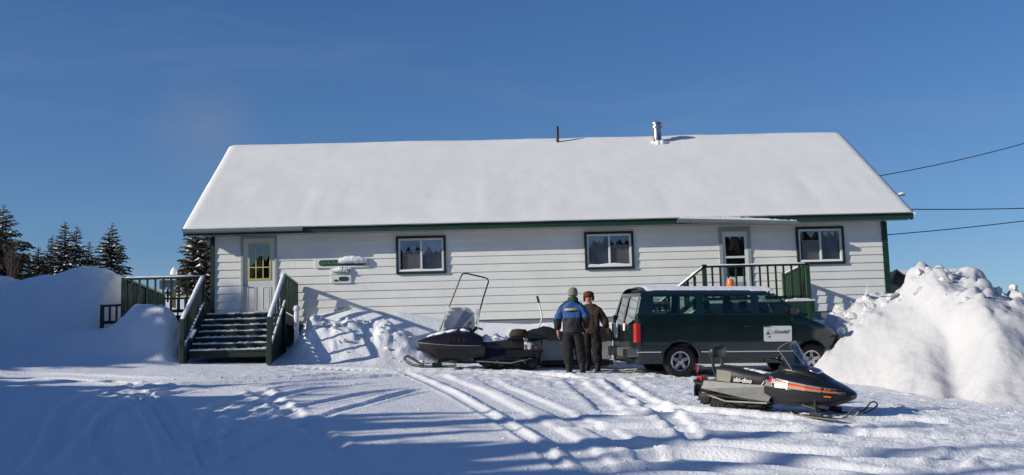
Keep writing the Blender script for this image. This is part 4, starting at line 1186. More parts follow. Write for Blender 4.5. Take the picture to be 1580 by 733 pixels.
    # wheels
    def wheel(x, s):
        wr = empty('wheel', (0, 0, 0)); wr.parent = van; wr.location = (x, s * 0.80, 0.335); 
        prof = [(0.205, -0.10), (0.25, -0.115), (0.305, -0.11), (0.33, -0.085), (0.335, -0.03), (0.335, 0.03), (0.33, 0.085), (0.305, 0.11), (0.25, 0.115), (0.205, 0.10)]
        mb = MB(); mb.lathe(prof, axis='y', n=36, cap=False); mb.build('tyre', M['rubber'], wr, smooth=True)
        mb = MB(); q = s
        mb.lathe([(0.207, q * 0.11), (0.198, q * 0.118), (0.172, q * 0.105), (0.168, q * 0.05), (0.205, q * 0.045)], axis='y', n=32, cap=False)
        bd = MB(); bd.lathe([(0.19, q * 0.01), (0.18, q * 0.035), (0.05, q * 0.045), (0.01, q * 0.045)], axis='y', n=24); bd.build('brake_drum', M['black_plastic'], wr)
        for k in range(5):
            a = 2 * math.pi * k / 5 + 0.3; ca, sa = math.cos(a), math.sin(a)
            for r0, r1, w0, w1 in ((0.03, 0.19, 0.040, 0.028),):
                vs = []
                for rr_, ww, yy in ((r0, w0, 0.10), (r1, w1, 0.095)):
                    for e in (-1, 1):
                        for dy in (0.0, -0.035): vs.append((ca * rr_ - sa * ww * e, q * (yy + dy), sa * rr_ + ca * ww * e))
                mb.add(vs, [(0, 2, 6, 4), (1, 5, 7, 3), (0, 4, 5, 1), (2, 3, 7, 6), (4, 6, 7, 5), (0, 1, 3, 2)])
        mb.lathe([(0.055, q * 0.06), (0.055, q * 0.115), (0.035, q * 0.125), (0.005, q * 0.128)], axis='y', n=16)
        mb.build('rim', M['chrome'], wr, smooth=40)
    for x in wheels:
        for s in (-1, 1): wheel(x, s)
    # door sign
    sy = -side_y(0.88, 1) - 0.012
    def rrect(x0, x1, z0, z1, r, n=5):
        pts = []
        for cx2, cz2, a0 in ((x1 - r, z0 + r, -90), (x1 - r, z1 - r, 0), (x0 + r, z1 - r, 90), (x0 + r, z0 + r, 180)):
            for k in range(n + 1): a = R(a0 + 90 * k / n); pts.append((cx2 + r * math.cos(a), cz2 + r * math.sin(a)))
        return pts
    ds = MB().prism(rrect(2.72, 3.32, 0.72, 1.04, 0.03), sy, sy + 0.008, 'y').build('door_sign', M['white_paint'], van)
    fc = bpy.data.curves.new('lettering', 'FONT'); fc.body = 'Grenfell'; fc.size = 0.100; fc.shear = 0.35; fc.extrude = 0.001; fc.offset = 0.001
    t = bpy.data.objects.new('lettering', fc); col.objects.link(t); t.parent = ds; t.location = (2.925, sy - 0.003, 0.885); t.rotation_euler = (math.pi / 2, 0, 0); to_mesh(t, 'lettering', M['sign_green'])
    mb = MB()
    mb.prism([(2.76, 0.865), (2.86, 0.865), (2.84, 0.89), (2.815, 0.90), (2.815, 0.945), (2.80, 0.945), (2.795, 0.90), (2.77, 0.885)], sy - 0.003, sy - 0.001, 'y')
    mb.prism([(2.80, 0.805), (2.87, 0.805), (2.855, 0.825), (2.84, 0.835), (2.82, 0.825)], sy - 0.003, sy - 0.001, 'y')
    mb.build('emblem', M['sign_green'], ds)
    mb = MB(); mb.tube([(2.835 + 0.045 * math.cos(a), sy - 0.002, 0.915 + 0.045 * math.sin(a)) for a in np.linspace(-0.9, 1.9, 10)], 0.004, 5); mb.build('emblem_arc', M['skirt'], ds)
    # beacon and roof snow
    bc = MB(); bc.lathe([(0.085, RZc - 0.01), (0.085, RZc + 0.05)], (2.35, 0.0, 0), n=18); bo = bc.build('beacon', M['orange'], van)
    mb = MB(); mb.lathe([(0.078, RZc + 0.05), (0.085, RZc + 0.06), (0.075, RZc + 0.155), (0.02, RZc + 0.165)], (2.35, 0, 0), n=18); mb.build('dome', M['orange'], bo, smooth=40)
    mb = MB(); mb.lathe([(0.06, RZc + 0.163), (0.07, RZc + 0.172), (0.03, RZc + 0.185)], (2.35, 0, 0), n=14); mb.build('snow', M['trim_snow'], bo, smooth=40)
    vs = []; fs = []; nx_, ny_ = 60, 13; r = random.Random(8)
    for i in range(nx_ + 1):
        x = 0.30 + 2.78 * i / nx_
        for k in range(ny_ + 1):
            t = -1 + 2 * k / ny_; y = 0.70 * t
            zr = 1.70 + (RZc - 1.70 - (0.05 if i == nx_ else 0)) * (1 - abs(y / 0.835) ** 3.2)
            e = min(1, min(i, nx_ - i) / 2, min(k, ny_ - k) / 1.0)
            vs.append((x, y, zr + (0.013 + r.uniform(-0.005, 0.006)) * e - 0.004 * (e == 0)))
    for i in range(nx_):
        for k in range(ny_): q = i * (ny_ + 1) + k; fs.append((q, q + ny_ + 1, q + ny_ + 2, q + 1))
    mb = MB(); mb.add(vs, fs); mb.build('roof_snow', M['trim_snow'], van, smooth='all')
    return van
van = make_van()

# ================================================================== snowmobiles
def snowmobile(name, label, loc, yaw, nx, ny, scheme, scheme_scale=1.0):
    root = empty(name); root.matrix_world = frame_on_ground(*loc, yaw, nx, ny) @ Matrix.Scale(scheme_scale, 4)
    tag(root, label, 'snowmobile', 'snowmobiles parked in the yard')
    near = scheme == 'silver'
    HM = M['hood_black'] if near else M['hood_dark']
    HS = [(-0.08, .30, .43, .62), (0.12, .40, .43, .71), (0.40, .44, .425, .745), (0.70, .43, .42, .69), (0.98, .38, .41, .60), (1.22, .28, .395, .51), (1.36, .17, .385, .445), (1.42, .07, .38, .405)]
    BP = [(-0.06, .32, .13, .427), (0.2, .42, .10, .427), (0.6, .435, .11, .420), (0.95, .387, .15, .408), (1.2, .29, .22, .393), (1.38, .145, .31, .381)]
    PW = 2.6
    if not near:
        HS = [(-0.10, .40, .50, .70), (0.12, .46, .50, .80), (0.40, .49, .50, .85), (0.70, .48, .51, .80), (0.98, .45, .53, .73), (1.20, .40, .55, .66), (1.33, .32, .56, .61)]; PW = 3.4
        BP = [(-0.14, .42, .11, .497), (0.2, .48, .09, .497), (0.6, .485, .10, .503), (0.95, .455, .12, .525), (1.15, .41, .24, .545), (1.32, .325, .45, .558)]
    mb = MB(); mb.loft([domering(x, w, a, b, PW, 20, 0.12) for x, w, a, b in HS]); hood = mb.build('hood', HM, root, smooth=35)
    def hood_y(x, z):
        xs2 = [h[0] for h in HS]; w = np.interp(x, xs2, [h[1] for h in HS]); a = np.interp(x, xs2, [h[2] for h in HS]); b = np.interp(x, xs2, [h[3] for h in HS])
        t = min(0.985, max(0.0, (z - a) / (b - a)))
        return float(w * (1 - 0.12 * t) * (1 - t ** PW) ** (1 / PW))
    mb = MB(); mb.loft([domering(x, w, b, a, 3.0, 20) for x, w, a, b in BP]); mb.build('belly_pan', M['black_plastic'] if near else M['hood_dark'], root, smooth=35)
    ZO = 0.0 if near else 0.09
    # dark cowl and headlight
    mb = MB(); mb.loft([superring(x, 0, w, a + ZO, b + ZO, 2.6, 18, 0.2) for x, w, a, b in ((0.14, .24, .62, .80), (0.32, .30, .64, .815), (0.55, .30, .62, .80), (0.78, .25, .60, .70), (1.0, .17, .54, .60))])
    cowl = mb.build('cowl', M['black_plastic'], root, smooth='all')
    mb = MB(); mb.loft([superring(x, 0, w, a + ZO, b + ZO, 2.4, 16) for x, w, a, b in ((0.62, .16, .68, .79), (0.74, .15, .66, .76), (0.80, .11, .66, .73))]); mb.build('headlight', M['steel'], root, smooth='all')
    # decals on the hood flanks
    if near:
        for s in (-1, 1):
            def strip(x0, x1, zc0, zc1, h0, h1, nm, m, off=0.005, n=12):
                vs = []; fs = []
                for k in range(n + 1):
                    t = k / n; x = x0 + (x1 - x0) * t; zc = zc0 + (zc1 - zc0) * t; h = h0 + (h1 - h0) * t
                    for e in (-1, 0, 1):
                        z = zc + e * h / 2; vs.append((x, s * (hood_y(x, z) + off), z))
                for k in range(n):
                    for e in (0, 1): q = k * 3 + e; fs.append((q, q + 3, q + 4, q + 1))
                MB().add(vs, fs).build(nm, m, hood, fix=False)
            strip(-0.06, 1.30, 0.520, 0.430, 0.175, 0.07, 'flank_panel', M['hood_silver'], 0.003, 18)
            strip(0.02, 1.15, 0.545, 0.44, 0.07, 0.012, 'decal', M['red'], 0.006)
            strip(0.42, 1.20, 0.490, 0.425, 0.035, 0.008, 'decal', M['orange'], 0.007)
            strip(0.10, 1.30, 0.452, 0.405, 0.012, 0.008, 'decal', M['black_plastic'], 0.006)
            MB().box(1.0, 1.12, min(s * .372, s * .34), max(s * .372, s * .34), .352, .368).build('reflector', M['orange'], hood)
        fc = bpy.data.curves.new('hood_lettering', 'FONT'); fc.body = 'Skandic'; fc.size = 0.092; fc.shear = 0.4; fc.extrude = 0.002; fc.offset = 0.0015
        t = bpy.data.objects.new('hood_lettering', fc); col.objects.link(t); t.parent = hood
        t.location = (0.08, -hood_y(0.1, 0.54) - 0.030, 0.512); t.rotation_euler = (math.pi / 2 - 0.05, 0.085, -0.10); to_mesh(t, 'hood_lettering', M['white_paint'])
    for s in (-1, 1):                                   # moulding where hood meets pan
        mb = MB(); mb.tube([(x, s * (float(np.interp(x, [q_[0] for q_ in BP], [q_[1] for q_ in BP])) + 0.004), float(np.interp(x, [q_[0] for q_ in BP], [q_[3] for q_ in BP]))) for x in np.linspace(-0.05, 1.3, 14)], 0.010, 5); mb.build('moulding', M['aluminium'] if not near else M['black_plastic'], hood, smooth=True)
    # windshield
    hgt, back = (0.46, 0.24) if near else (0.52, 0.30)
    vs = []; fs = []; nu, nv = 16, 8
    for j in range(nv + 1):
        v = j / nv
        for i in range(nu + 1):
            u = -1 + 2 * i / nu; r = 0.30 * (1 - 0.14 * v ** 2)
            a = u * 1.15
            top = 1 - 0.22 * abs(u) ** 3
            vs.append((0.30 + 0.32 * math.cos(a) - back * v - 0.05 * v * v, r * 1.08 * math.sin(a), 0.735 + ZO + hgt * v * top - 0.03 * abs(u) ** 2))
    for j in range(nv):
        for i in range(nu): q = j * (nu + 1) + i; fs.append((q, q + 1, q + nu + 2, q + nu + 1))
    ws = MB().add(vs, fs).build('windshield', M['screen_glass'], root, smooth='all', fix=False)
    sd = ws.modifiers.new('thick', 'SOLIDIFY'); sd.thickness = 0.005
    rim = [vs[j * (nu + 1)] for j in range(nv + 1)] + [vs[nv * (nu + 1) + i] for i in range(1, nu)] + [vs[j * (nu + 1) + nu] for j in range(nv, -1, -1)]
    MB().tube(rim, 0.0045, 5).build('edging', M['plywood'], ws, smooth=True)
    # seat
    SS = [(-1.02, .19, .40, .64), (-0.98, .22, .39, .68), (-0.75, .23, .38, .68), (-0.45, .22, .38, .63), (-0.2, .19, .38, .60), (0.02, .15, .40, .63), (0.10, .10, .44, .62)]
    mb = MB(); mb.loft([superring(x, 0, w, a, b, 3.6, 20, 0.12) for x, w, a, b in SS]); seat = mb.build('seat', M['seat_vinyl'], root, smooth='all')
    if near:
        for s in (-1, 1):
            mb = MB(); mb.add([(-0.98, s * 0.228, .43), (-0.72, s * 0.235, .42), (-0.70, s * 0.226, .60), (-0.98, s * 0.222, .62)], [(0, 1, 2, 3)]); mb.build('side_panel', M['hood_silver'], seat, fix=False)
        fc = bpy.data.curves.new('seat_lettering', 'FONT'); fc.body = 'ski-doo'; fc.size = 0.108; fc.shear = 0.2; fc.extrude = 0.002; fc.offset = 0.003
        t = bpy.data.objects.new('seat_lettering', fc); col.objects.link(t); t.parent = seat
        t.location = (-0.66, -0.237, 0.445); t.rotation_euler = (math.pi / 2, 0.02, 0.06); to_mesh(t, 'seat_lettering', M['white_paint'])
        mb = MB(); mb.tube([(-0.17, -0.20, .40), (-0.10, -0.19, .50), (-0.02, -0.17, .60)], 0.012, 6); mb.build('seat_strap', M['aluminium'], seat, smooth=True)
    # snow left on the seat and hood
    r = random.Random(17 if near else 19); mb = MB()
    if near:
        for k in range(5): mb.ell((-0.55 + k * 0.11, 0.06 + r.uniform(-.03, .03), 0.635 - 0.01 * k), 0.10, 0.09, 0.022, 10, 5)
    else:
        rg = []
        for k in range(24):
            t_ = k / 23; x = -0.68 + 0.74 * t_; hh = 0.16 * math.sin(math.pi * t_) ** 0.6 * (0.8 + 0.25 * math.sin(k * 0.9)) + 0.004; zz = float(np.interp(x, [q_[0] for q_ in SS], [q_[3] for q_ in SS])) - 0.03
            rg.append([(x, -.17, zz), (x, -.14, zz + hh * .6), (x, -.03, zz + hh + .02), (x, .09, zz + hh * .9 + .02), (x, .165, zz + hh * .5), (x, .19, zz)])
        mb.loft(rg)
        for x, y, w in ((0.58, .24, .13), (0.80, .18, .17), (1.02, .12, .12), (0.30, .30, .10), (0.90, -0.02, .16)):
            zz = float(np.interp(x, [h[0] for h in HS], [h[3] for h in HS])); rg = []
            for k in range(9):
                t_ = k / 8; e_ = math.sin(math.pi * (0.06 + 0.88 * t_)); xx = x - w + 2 * w * t_; d_ = float(np.interp(xx, [h[0] for h in HS], [h[3] for h in HS])) + 0.012
                rg.append([(xx, y - w * .55 * e_, d_ - .02), (xx, y - w * .3 * e_, d_ + .022 * e_), (xx, y + w * .25 * e_, d_ + .018 * e_ * r.uniform(.7, 1.2)), (xx, y + w * .6 * e_, d_ - .035)])
            mb.loft(rg)
    mb.build('lying_snow', M['trim_snow'], root, smooth='all')
    # tunnel, running boards
    mb = MB(); mb.prism([(-1.28, .26), (-1.22, .40), (0.12, .43), (0.12, .22)], -0.215, 0.215, 'y'); mb.build('tunnel', M['aluminium'] if near else M['black_metal'], root, bevel=0.01)
    for s in (-1, 1):
        mb = MB(); mb.add([(-1.22, s * .217, .40), (0.10, s * .217, .42), (0.06, s * .42, .17), (-0.45, s * .40, .20), (-1.20, s * .30, .27)], [(0, 1, 2, 3, 4)]); o = mb.build('side_plate', M['aluminium'] if near else M['black_plastic'], root, fix=False)
        sd = o.modifiers.new('thick', 'SOLIDIFY'); sd.thickness = 0.008
        mb = MB(); mb.prism([(-1.2, .20), (0.10, .165), (0.10, .185), (-1.2, .22)], min(s * .24, s * .44), max(s * .24, s * .44), 'y'); mb.build('running_board', M['black_metal'], root)
        mb = MB(); mb.tube([(-1.15, s * .42, .22), (-0.7, s * .44, .12), (0.05, s * .44, .16)], 0.014, 6); mb.build('rail', M['aluminium'], root, smooth=True)
    # track
    mb = MB(); pts = []
    for a in np.linspace(-math.pi / 2, -3 * math.pi / 2, 9): pts.append((-1.22 + 0.115 * math.cos(a), 0.125 + 0.115 * math.sin(a)))
    for a in np.linspace(math.pi / 2, 0.0, 6): pts.append((0.02 + 0.12 * math.cos(a), 0.23 + 0.10 * math.sin(a)))
    pts += [(0.10, 0.16), (-0.16, 0.012), (-0.6, 0.008)]
    mb.prism(pts, -0.19, 0.19, 'y'); tk = mb.build('track', M['rubber'], root)
    mb = MB()
    for k in range(16): x = -1.25 + k * 0.075; mb.box(x, x + 0.022, -0.19, 0.19, -0.012, 0.02)
    for a in np.linspace(-math.pi / 2, -3 * math.pi / 2, 7):
        c0 = Vector((-1.22 + 0.115 * math.cos(a), 0, 0.125 + 0.115 * math.sin(a))); d = Vector((math.cos(a), 0, math.sin(a)))
        mb.bar(c0 - Vector((0, .19, 0)) + d * 0.01, c0 + Vector((0, .19, 0)) + d * 0.01, 0.022, 0.045, d)
    mb.build('lug', M['rubber'], tk)
    for x in (-1.2, -0.85, -0.5, -0.2):
        for s in (-1, 1):
            mb = MB(); mb.lathe([(0.085 if x > -1.1 else 0.10, s * 0.192), (0.085 if x > -1.1 else 0.10, s * 0.215), (0.03, s * 0.225), (0.01, s * 0.225)], (x, 0, 0.11), 'y', 14); mb.build('bogie_wheel', M['black_plastic'], root, smooth=40)
    mb = MB()
    for s in (-1, 1):
        mb.tube([(-1.05, s * .2, .12), (-0.75, s * .2, .34)], 0.02, 6); mb.tube([(-0.35, s * .2, .10), (-0.6, s * .2, .34)], 0.018, 6)
    mb.build('suspension_arm', M['aluminium'], root, smooth=True)
    # rear: flap, lamp, bumper
    mb = MB(); mb.prism([(-0.22, .12), (0.22, .12), (0.24, .28), (0.15, .42), (-0.15, .42), (-0.24, .28)], -1.40, -1.375, 'x'); fl = mb.build('snow_flap', M['black_plastic'], root)
    mb = MB(); mb.prism([(-0.16, .17), (0.16, .17), (0.18, .28), (0.12, .36), (-0.12, .36), (-0.18, .28)], -1.412, -1.401, 'x'); mb.build('flap_plate', M['hood_silver'], fl)
    MB().box(-1.40, -1.30, -0.12, 0.12, .39, .46).build('tail_light', M['red'], root, bevel=0.01)
    mb = MB(); mb.tube([(-1.15, -.24, .32), (-1.38, -.24, .36), (-1.43, -.18, .38), (-1.43, .18, .38), (-1.38, .24, .36), (-1.15, .24, .32)], 0.016, 8); mb.build('rear_bumper', M['black_metal'], root, smooth=True)
    mb = MB(); mb.tube([(-1.42, -.05, .36), (-1.44, -.05, .62)], 0.008, 6); fg = mb.build('marker_stick', M['black_metal'], root)
    mb = MB(); mb.add([(-1.45, -.05, .52), (-1.43, -.05, .63), (-1.40, -.05, .64), (-1.41, -.05, .53)], [(0, 1, 2, 3)]); o = mb.build('marker_flag', M['red'] if near else M['black_plastic'], fg, fix=False); sd = o.modifiers.new('t', 'SOLIDIFY'); sd.thickness = 0.006
    if not near:                                         # louvres, nose bumper, mirrors
        for s in (-1, 1):
            for k in range(4): MB().box(0.30 + k * 0.11, 0.36 + k * 0.11, min(s * .486, s * .498), max(s * .486, s * .498), .56, .66).build('louver', M['black_plastic'], hood)
            MB().box(0.15, 0.95, min(s * .484, s * .494), max(s * .484, s * .494), .22, .40).build('side_panel', M['black_plastic'], hood, bevel=0.004)
            mb = MB(); mb.tube([(0.25, s * .30, .86), (0.20, s * .46, .98)], 0.010, 6); mb.ell((0.19, s * .50, 1.0), .03, .06, .035, 10, 6); mb.build('mirror', M['black_plastic'], root, smooth='all')
        mb = MB(); mb.tube([(1.0, -.36, .30), (1.34, -.30, .42), (1.40, 0, .46), (1.34, .30, .42), (1.0, .36, .30)], 0.018, 7); mb.build('front_bumper', M['black_metal'], root, smooth=True)
    # backrest / rack
    if near:
        mb = MB()
        mb.tube([(-0.98, -.17, .42), (-1.06, -.18, .62), (-1.08, -.19, .86), (-1.08, 0, .90), (-1.08, .19, .86), (-1.06, .18, .62), (-0.98, .17, .42)], 0.028, 8)
        br = mb.build('backrest', M['seat_vinyl'], root, smooth=True)
        mb = MB(); mb.loft([superring(x, 0, .25 * k, .80, 1.01, 3.2, 18) for x, k in ((-1.13, .9), (-1.11, 1), (-1.04, 1), (-1.02, .92))]); mb.build('pad', M['seat_vinyl'], br, smooth='all')
    else:
        mb = MB(); mb.loft([superring(x, 0, .25 * k, .66, .66 + .21 * k, 2.6, 18) for x, k in ((-1.12, .55), (-1.06, .95), (-0.90, 1), (-0.76, .92), (-0.70, .5))]); mb.build('seat_bag', M['cloth_brown'], root, smooth='all')
        mb = MB(); mb.tube([(-0.70, -.2, .45), (-0.75, -.22, .66), (-1.1, -.22, .68), (-1.1, .22, .68), (-0.75, .22, .66), (-0.70, .2, .45)], 0.014, 6); mb.build('cargo_rack', M['black_metal'], root, smooth=True)
    # handlebar
    mb = MB(); mb.tube([(0.22, 0, .70), (0.06, 0, .86)], 0.03, 8); hb = mb.build('steering_post', M['black_plastic'], root, smooth=True)
    MB().tube([(-0.06, -.36, .86), (0.02, -.25, .89), (0.06, -.1, .87), (0.06, .1, .87), (0.02, .25, .89), (-0.06, .36, .86)], 0.013, 8).build('handlebar', M['black_metal'], hb, smooth=True)
    for s in (-1, 1):
        MB().tube([(-0.08, s * .38, .855), (-0.01, s * .29, .88)], 0.022, 8).build('grip', M['rubber'], hb, smooth=True)
        MB().tube([(0.03, s * .30, .89), (-0.02, s * .38, .87)], 0.006, 5).build('lever', M['steel'], hb)
    mb = MB(); mb.loft([superring(x, 0, w, .84, .92, 3, 12) for x, w in ((0.02, .08), (0.10, .08))]); mb.build('bar_pad', M['black_plastic'], hb, smooth='all')
    # skis
    for s in (-1, 1):
        y = s * .44; tip = 1.62
        px = [(0.48, 0.06), (0.56, 0.02), (0.9, 0.012), (1.25, 0.014), (1.45, 0.05), (1.56, 0.11), (tip, 0.18)]
        mb = MB(); mb.loft([[(x, y - w, z), (x, y + w, z), (x, y + w * 0.9, z + 0.022), (x, y - w * 0.9, z + 0.022)] for (x, z), w in zip(px, (.05, .065, .07, .07, .065, .055, .045))])
        sk = mb.build('ski', M['black_plastic'] if near else M['teal'], root, smooth=40)
        mb = MB(); lp = [(1.30, y, .03), (1.42, y, .10), (1.50, y, .22), (1.56, y, .25), (1.62, y, .22), (tip, y, .17)] if near else [(1.20, y, .04), (1.45, y, .20), (1.56, y, .255), (1.63, y, .23), (tip, y, .17)]
        mb.tube(lp, 0.013, 7); mb.build('ski_loop', M['black_metal'], sk, smooth=True)
        mb = MB(); mb.tube([(0.92, y, .04), (0.88, s * .40, .18), (0.84, s * .34, .36)], 0.028, 8); mb.tube([(0.45, s * .30, .20), (0.9, s * .40, .14)], 0.02, 7); mb.tube([(0.75, s * .2, .34), (0.9, s * .40, .10)], 0.026, 8)
        mb.build('ski_leg', M['black_metal'], root, smooth=True)
        MB().box(0.80, 1.02, y - 0.035, y + 0.035, 0.03, 0.10).build('ski_saddle', M['black_metal'], root, bevel=0.01)
    return root
NSX, NSY = 4.62, 20.15
snowmobile('snowmobile', 'silver and black snowmobile with backrest in the foreground, facing right', (NSX, NSY, gz(NSX, NSY) + 0.03), R(-36), -0.045, 0.165, 'silver', 0.93)
BSX, BSY = -0.06, 27.0
snowmobile('snowmobile', 'dark snowmobile with tall clear windshield and snow on its seat, facing left', (BSX, BSY, gz(BSX, BSY) + 0.03), R(180 + 2), -0.03, 0.08, 'dark', 0.95)

# ================================================================== things round the far snowmobile
cs = empty('cargo_sled', (1.85, 27.75, gz(1.85, 27.75) + 0.03), (0, 0, R(4))); tag(cs, 'grey plywood box sled under a dark tarp behind the two people', 'sled')
MB().prism([(-0.75, .12), (0.95, .12), (1.0, .62), (-0.80, .62)], -0.36, -0.34, 'y').build('side_board', M['plywood'], cs)
MB().prism([(-0.75, .12), (0.95, .12), (1.0, .62), (-0.80, .62)], 0.34, 0.36, 'y').build('side_board', M['plywood'], cs)
MB().box(-0.78, -0.74, -0.338, 0.338, .12, .60).build('end_board', M['plywood'], cs)
MB().box(0.92, 0.96, -0.338, 0.338, .12, .60).build('end_board', M['plywood'], cs)
MB().box(-0.74, 0.92, -0.338, 0.338, .12, .14).build('bottom', M['plywood'], cs)
for s in (-1, 1):
    MB().prism([(-1.0, .22), (-0.9, .03), (1.0, .0), (1.0, .10), (-0.82, .11), (-0.9, .24)], min(s * .28, s * .32), max(s * .28, s * .32), 'y').build('runner', M['bark'], cs)
mb = MB(); rr = random.Random(4)
rings = []
for k in range(16):
    t = k / 15; x = -0.85 + t * 1.85; h = 0.12 + 0.12 * math.sin(t * 5.0 + 0.6) ** 2 + rr.uniform(-.02, .02)
    rings.append([(x, -0.40, .56 + rr.uniform(-.03, .02)), (x, -0.36, .62 + h * .4), (x, -0.15, .62 + h), (x, 0.15, .62 + h * .9), (x, 0.36, .62 + h * .4), (x, 0.40, .57)])
mb.loft(rings); mb.build('tarp', M['tarp'], cs, smooth=70)
mb = MB(); mb.tube([(-0.78, -.3, .3), (-1.15, 0, .33), (-0.78, .3, .3)], 0.018, 6); mb.build('drawbar', M['black_metal'], cs, smooth=True)

sp = empty('snow_scoop', (-0.35, 28.25, 3.25)); tag(sp, 'pale snow scoop with tall black U-shaped handle stuck in the bank', 'snow scoop')
L0 = sp.location
def lp(v): return tuple(Vector(v) - L0)
hp = [(-0.90, 28.3, 3.62), (-0.60, 28.25, 4.32), (-0.40, 28.2, 4.80), (-0.36, 28.2, 4.87), (-0.28, 28.2, 4.885), (0.12, 28.35, 4.80), (0.20, 28.36, 4.77), (0.22, 28.36, 4.70), (0.10, 28.36, 4.36), (-0.08, 28.35, 3.75)]
MB().tube([lp(p) for p in hp], 0.017, 8).build('handle', M['black_metal'], sp, smooth=True)
mb = MB(); rows = []
for k in range(7):
    t = k / 6; z = 4.14 - 0.62 * t; bow = 0.16 * math.sin(math.pi * t * 0.8)
    rows.append([lp((-0.70 - 0.17 * t, 28.20 - bow * 0.2, z)), lp((-0.45 - 0.15 * t, 28.30 + bow, z)), lp((-0.12 - 0.12 * t, 28.34 + bow, z - 0.04)), lp((0.03 - 0.1 * t, 28.30, z - 0.06))])
mb.loft(rows, cap=False, closed=False); o = mb.build('scoop_pan', M['vinyl'], sp, smooth='all', fix=False); sd = o.modifiers.new('t', 'SOLIDIFY'); sd.thickness = 0.006

sh = empty('snow_shovel', (1.30, 28.3, 3.05)); tag(sh, 'white-handled shovel with black grip planted in snow beside the sled', 'shovel')
L0 = sh.location
MB().tube([lp((1.335, 28.3, 4.20)), lp((1.40, 28.3, 3.88)), lp((1.36, 28.3, 3.74)), lp((1.18, 28.3, 3.42)), lp((1.12, 28.3, 3.2))], 0.016, 8).build('shaft', M['white_paint'], sh, smooth=True)
MB().tube([lp((1.335, 28.3, 4.19)), lp((1.30, 28.3, 4.345))], 0.026, 8).build('grip', M['black_plastic'], sh, smooth=True)
MB().box(-0.32, 0.02, -0.02, 0.0, -0.15, 0.22).build('blade', M['aluminium'], sh, bevel=0.008)

# ================================================================== people
def skin_mesh(name, verts, edges, radii, root_i, material, parent, sub=2, smooth=0.0):
    me = bpy.data.meshes.new(name); bm = bmesh.new(); lay = bm.verts.layers.skin.verify(); vv = []
    for i, (p, r) in enumerate(zip(verts, radii)):
        v = bm.verts.new(p); r = r if isinstance(r, tuple) else (r, r); v[lay].radius = r; v[lay].use_root = (i == root_i); vv.append(v)
    for a, b in edges: bm.edges.new((vv[a], vv[b]))
    bm.to_mesh(me); bm.free(); me.materials.append(material)
    o = bpy.data.objects.new(name, me); col.objects.link(o)
    sk = o.modifiers.new('skin', 'SKIN'); sk.use_smooth_shade = True; sk.branch_smoothing = smooth
    s = o.modifiers.new('sub', 'SUBSURF'); s.levels = sub; s.render_levels = sub
    if parent is not None:
        o.parent = parent
        s.levels = s.render_levels = 3
        tx = bpy.data.textures.new('folds', 'CLOUDS'); tx.noise_scale = 0.13; tx.noise_depth = 2
        d = o.modifiers.new('folds', 'DISPLACE'); d.texture = tx; d.strength = 0.05; d.mid_level = 0.5; d.texture_coords = 'LOCAL'
    return o
def jacket_two_tone():
    m = bpy.data.materials.new('jacket_two_tone'); m.use_nodes = True; nt = m.node_tree; b = nt.nodes['Principled BSDF']; b.inputs['Roughness'].default_value = 0.7
    tc = nt.nodes.new('ShaderNodeTexCoord'); sx = nt.nodes.new('ShaderNodeSeparateXYZ'); nt.links.new(tc.outputs['Object'], sx.inputs[0])
    def math_(op, a, bb):
        n = nt.nodes.new('ShaderNodeMath'); n.operation = op
        for i, q in enumerate((a, bb)):
            if q is None: continue
            if isinstance(q, (int, float)): n.inputs[i].default_value = q
            else: nt.links.new(q, n.inputs[i])
        return n.outputs[0]
    ax = math_('ABSOLUTE', sx.outputs['X'], None)
    lo = math_('GREATER_THAN', sx.outputs['Z'], 1.15)
    sh = math_('ADD', math_('MULTIPLY', ax, 0.55), sx.outputs['Z'])          # shoulder yoke: high and outward
    yk = math_('LESS_THAN', sh, 1.515)
    fac = math_('MULTIPLY', lo, yk)
    nz = nt.nodes.new('ShaderNodeTexNoise'); nz.inputs['Scale'].default_value = 9
    mx = nt.nodes.new('ShaderNodeMixRGB'); mx.inputs[1].default_value = (0.007, 0.007, 0.010, 1); mx.inputs[2].default_value = (0.016, 0.070, 0.235, 1)
    nt.links.new(fac, mx.inputs[0]); nt.links.new(mx.outputs[0], b.inputs['Base Color'])
    bp = nt.nodes.new('ShaderNodeBump'); bp.inputs['Strength'].default_value = 0.3; bp.inputs['Distance'].default_value = 0.02; nt.links.new(nz.outputs['Fac'], bp.inputs['Height']); nt.links.new(bp.outputs['Normal'], b.inputs['Normal'])
    return m
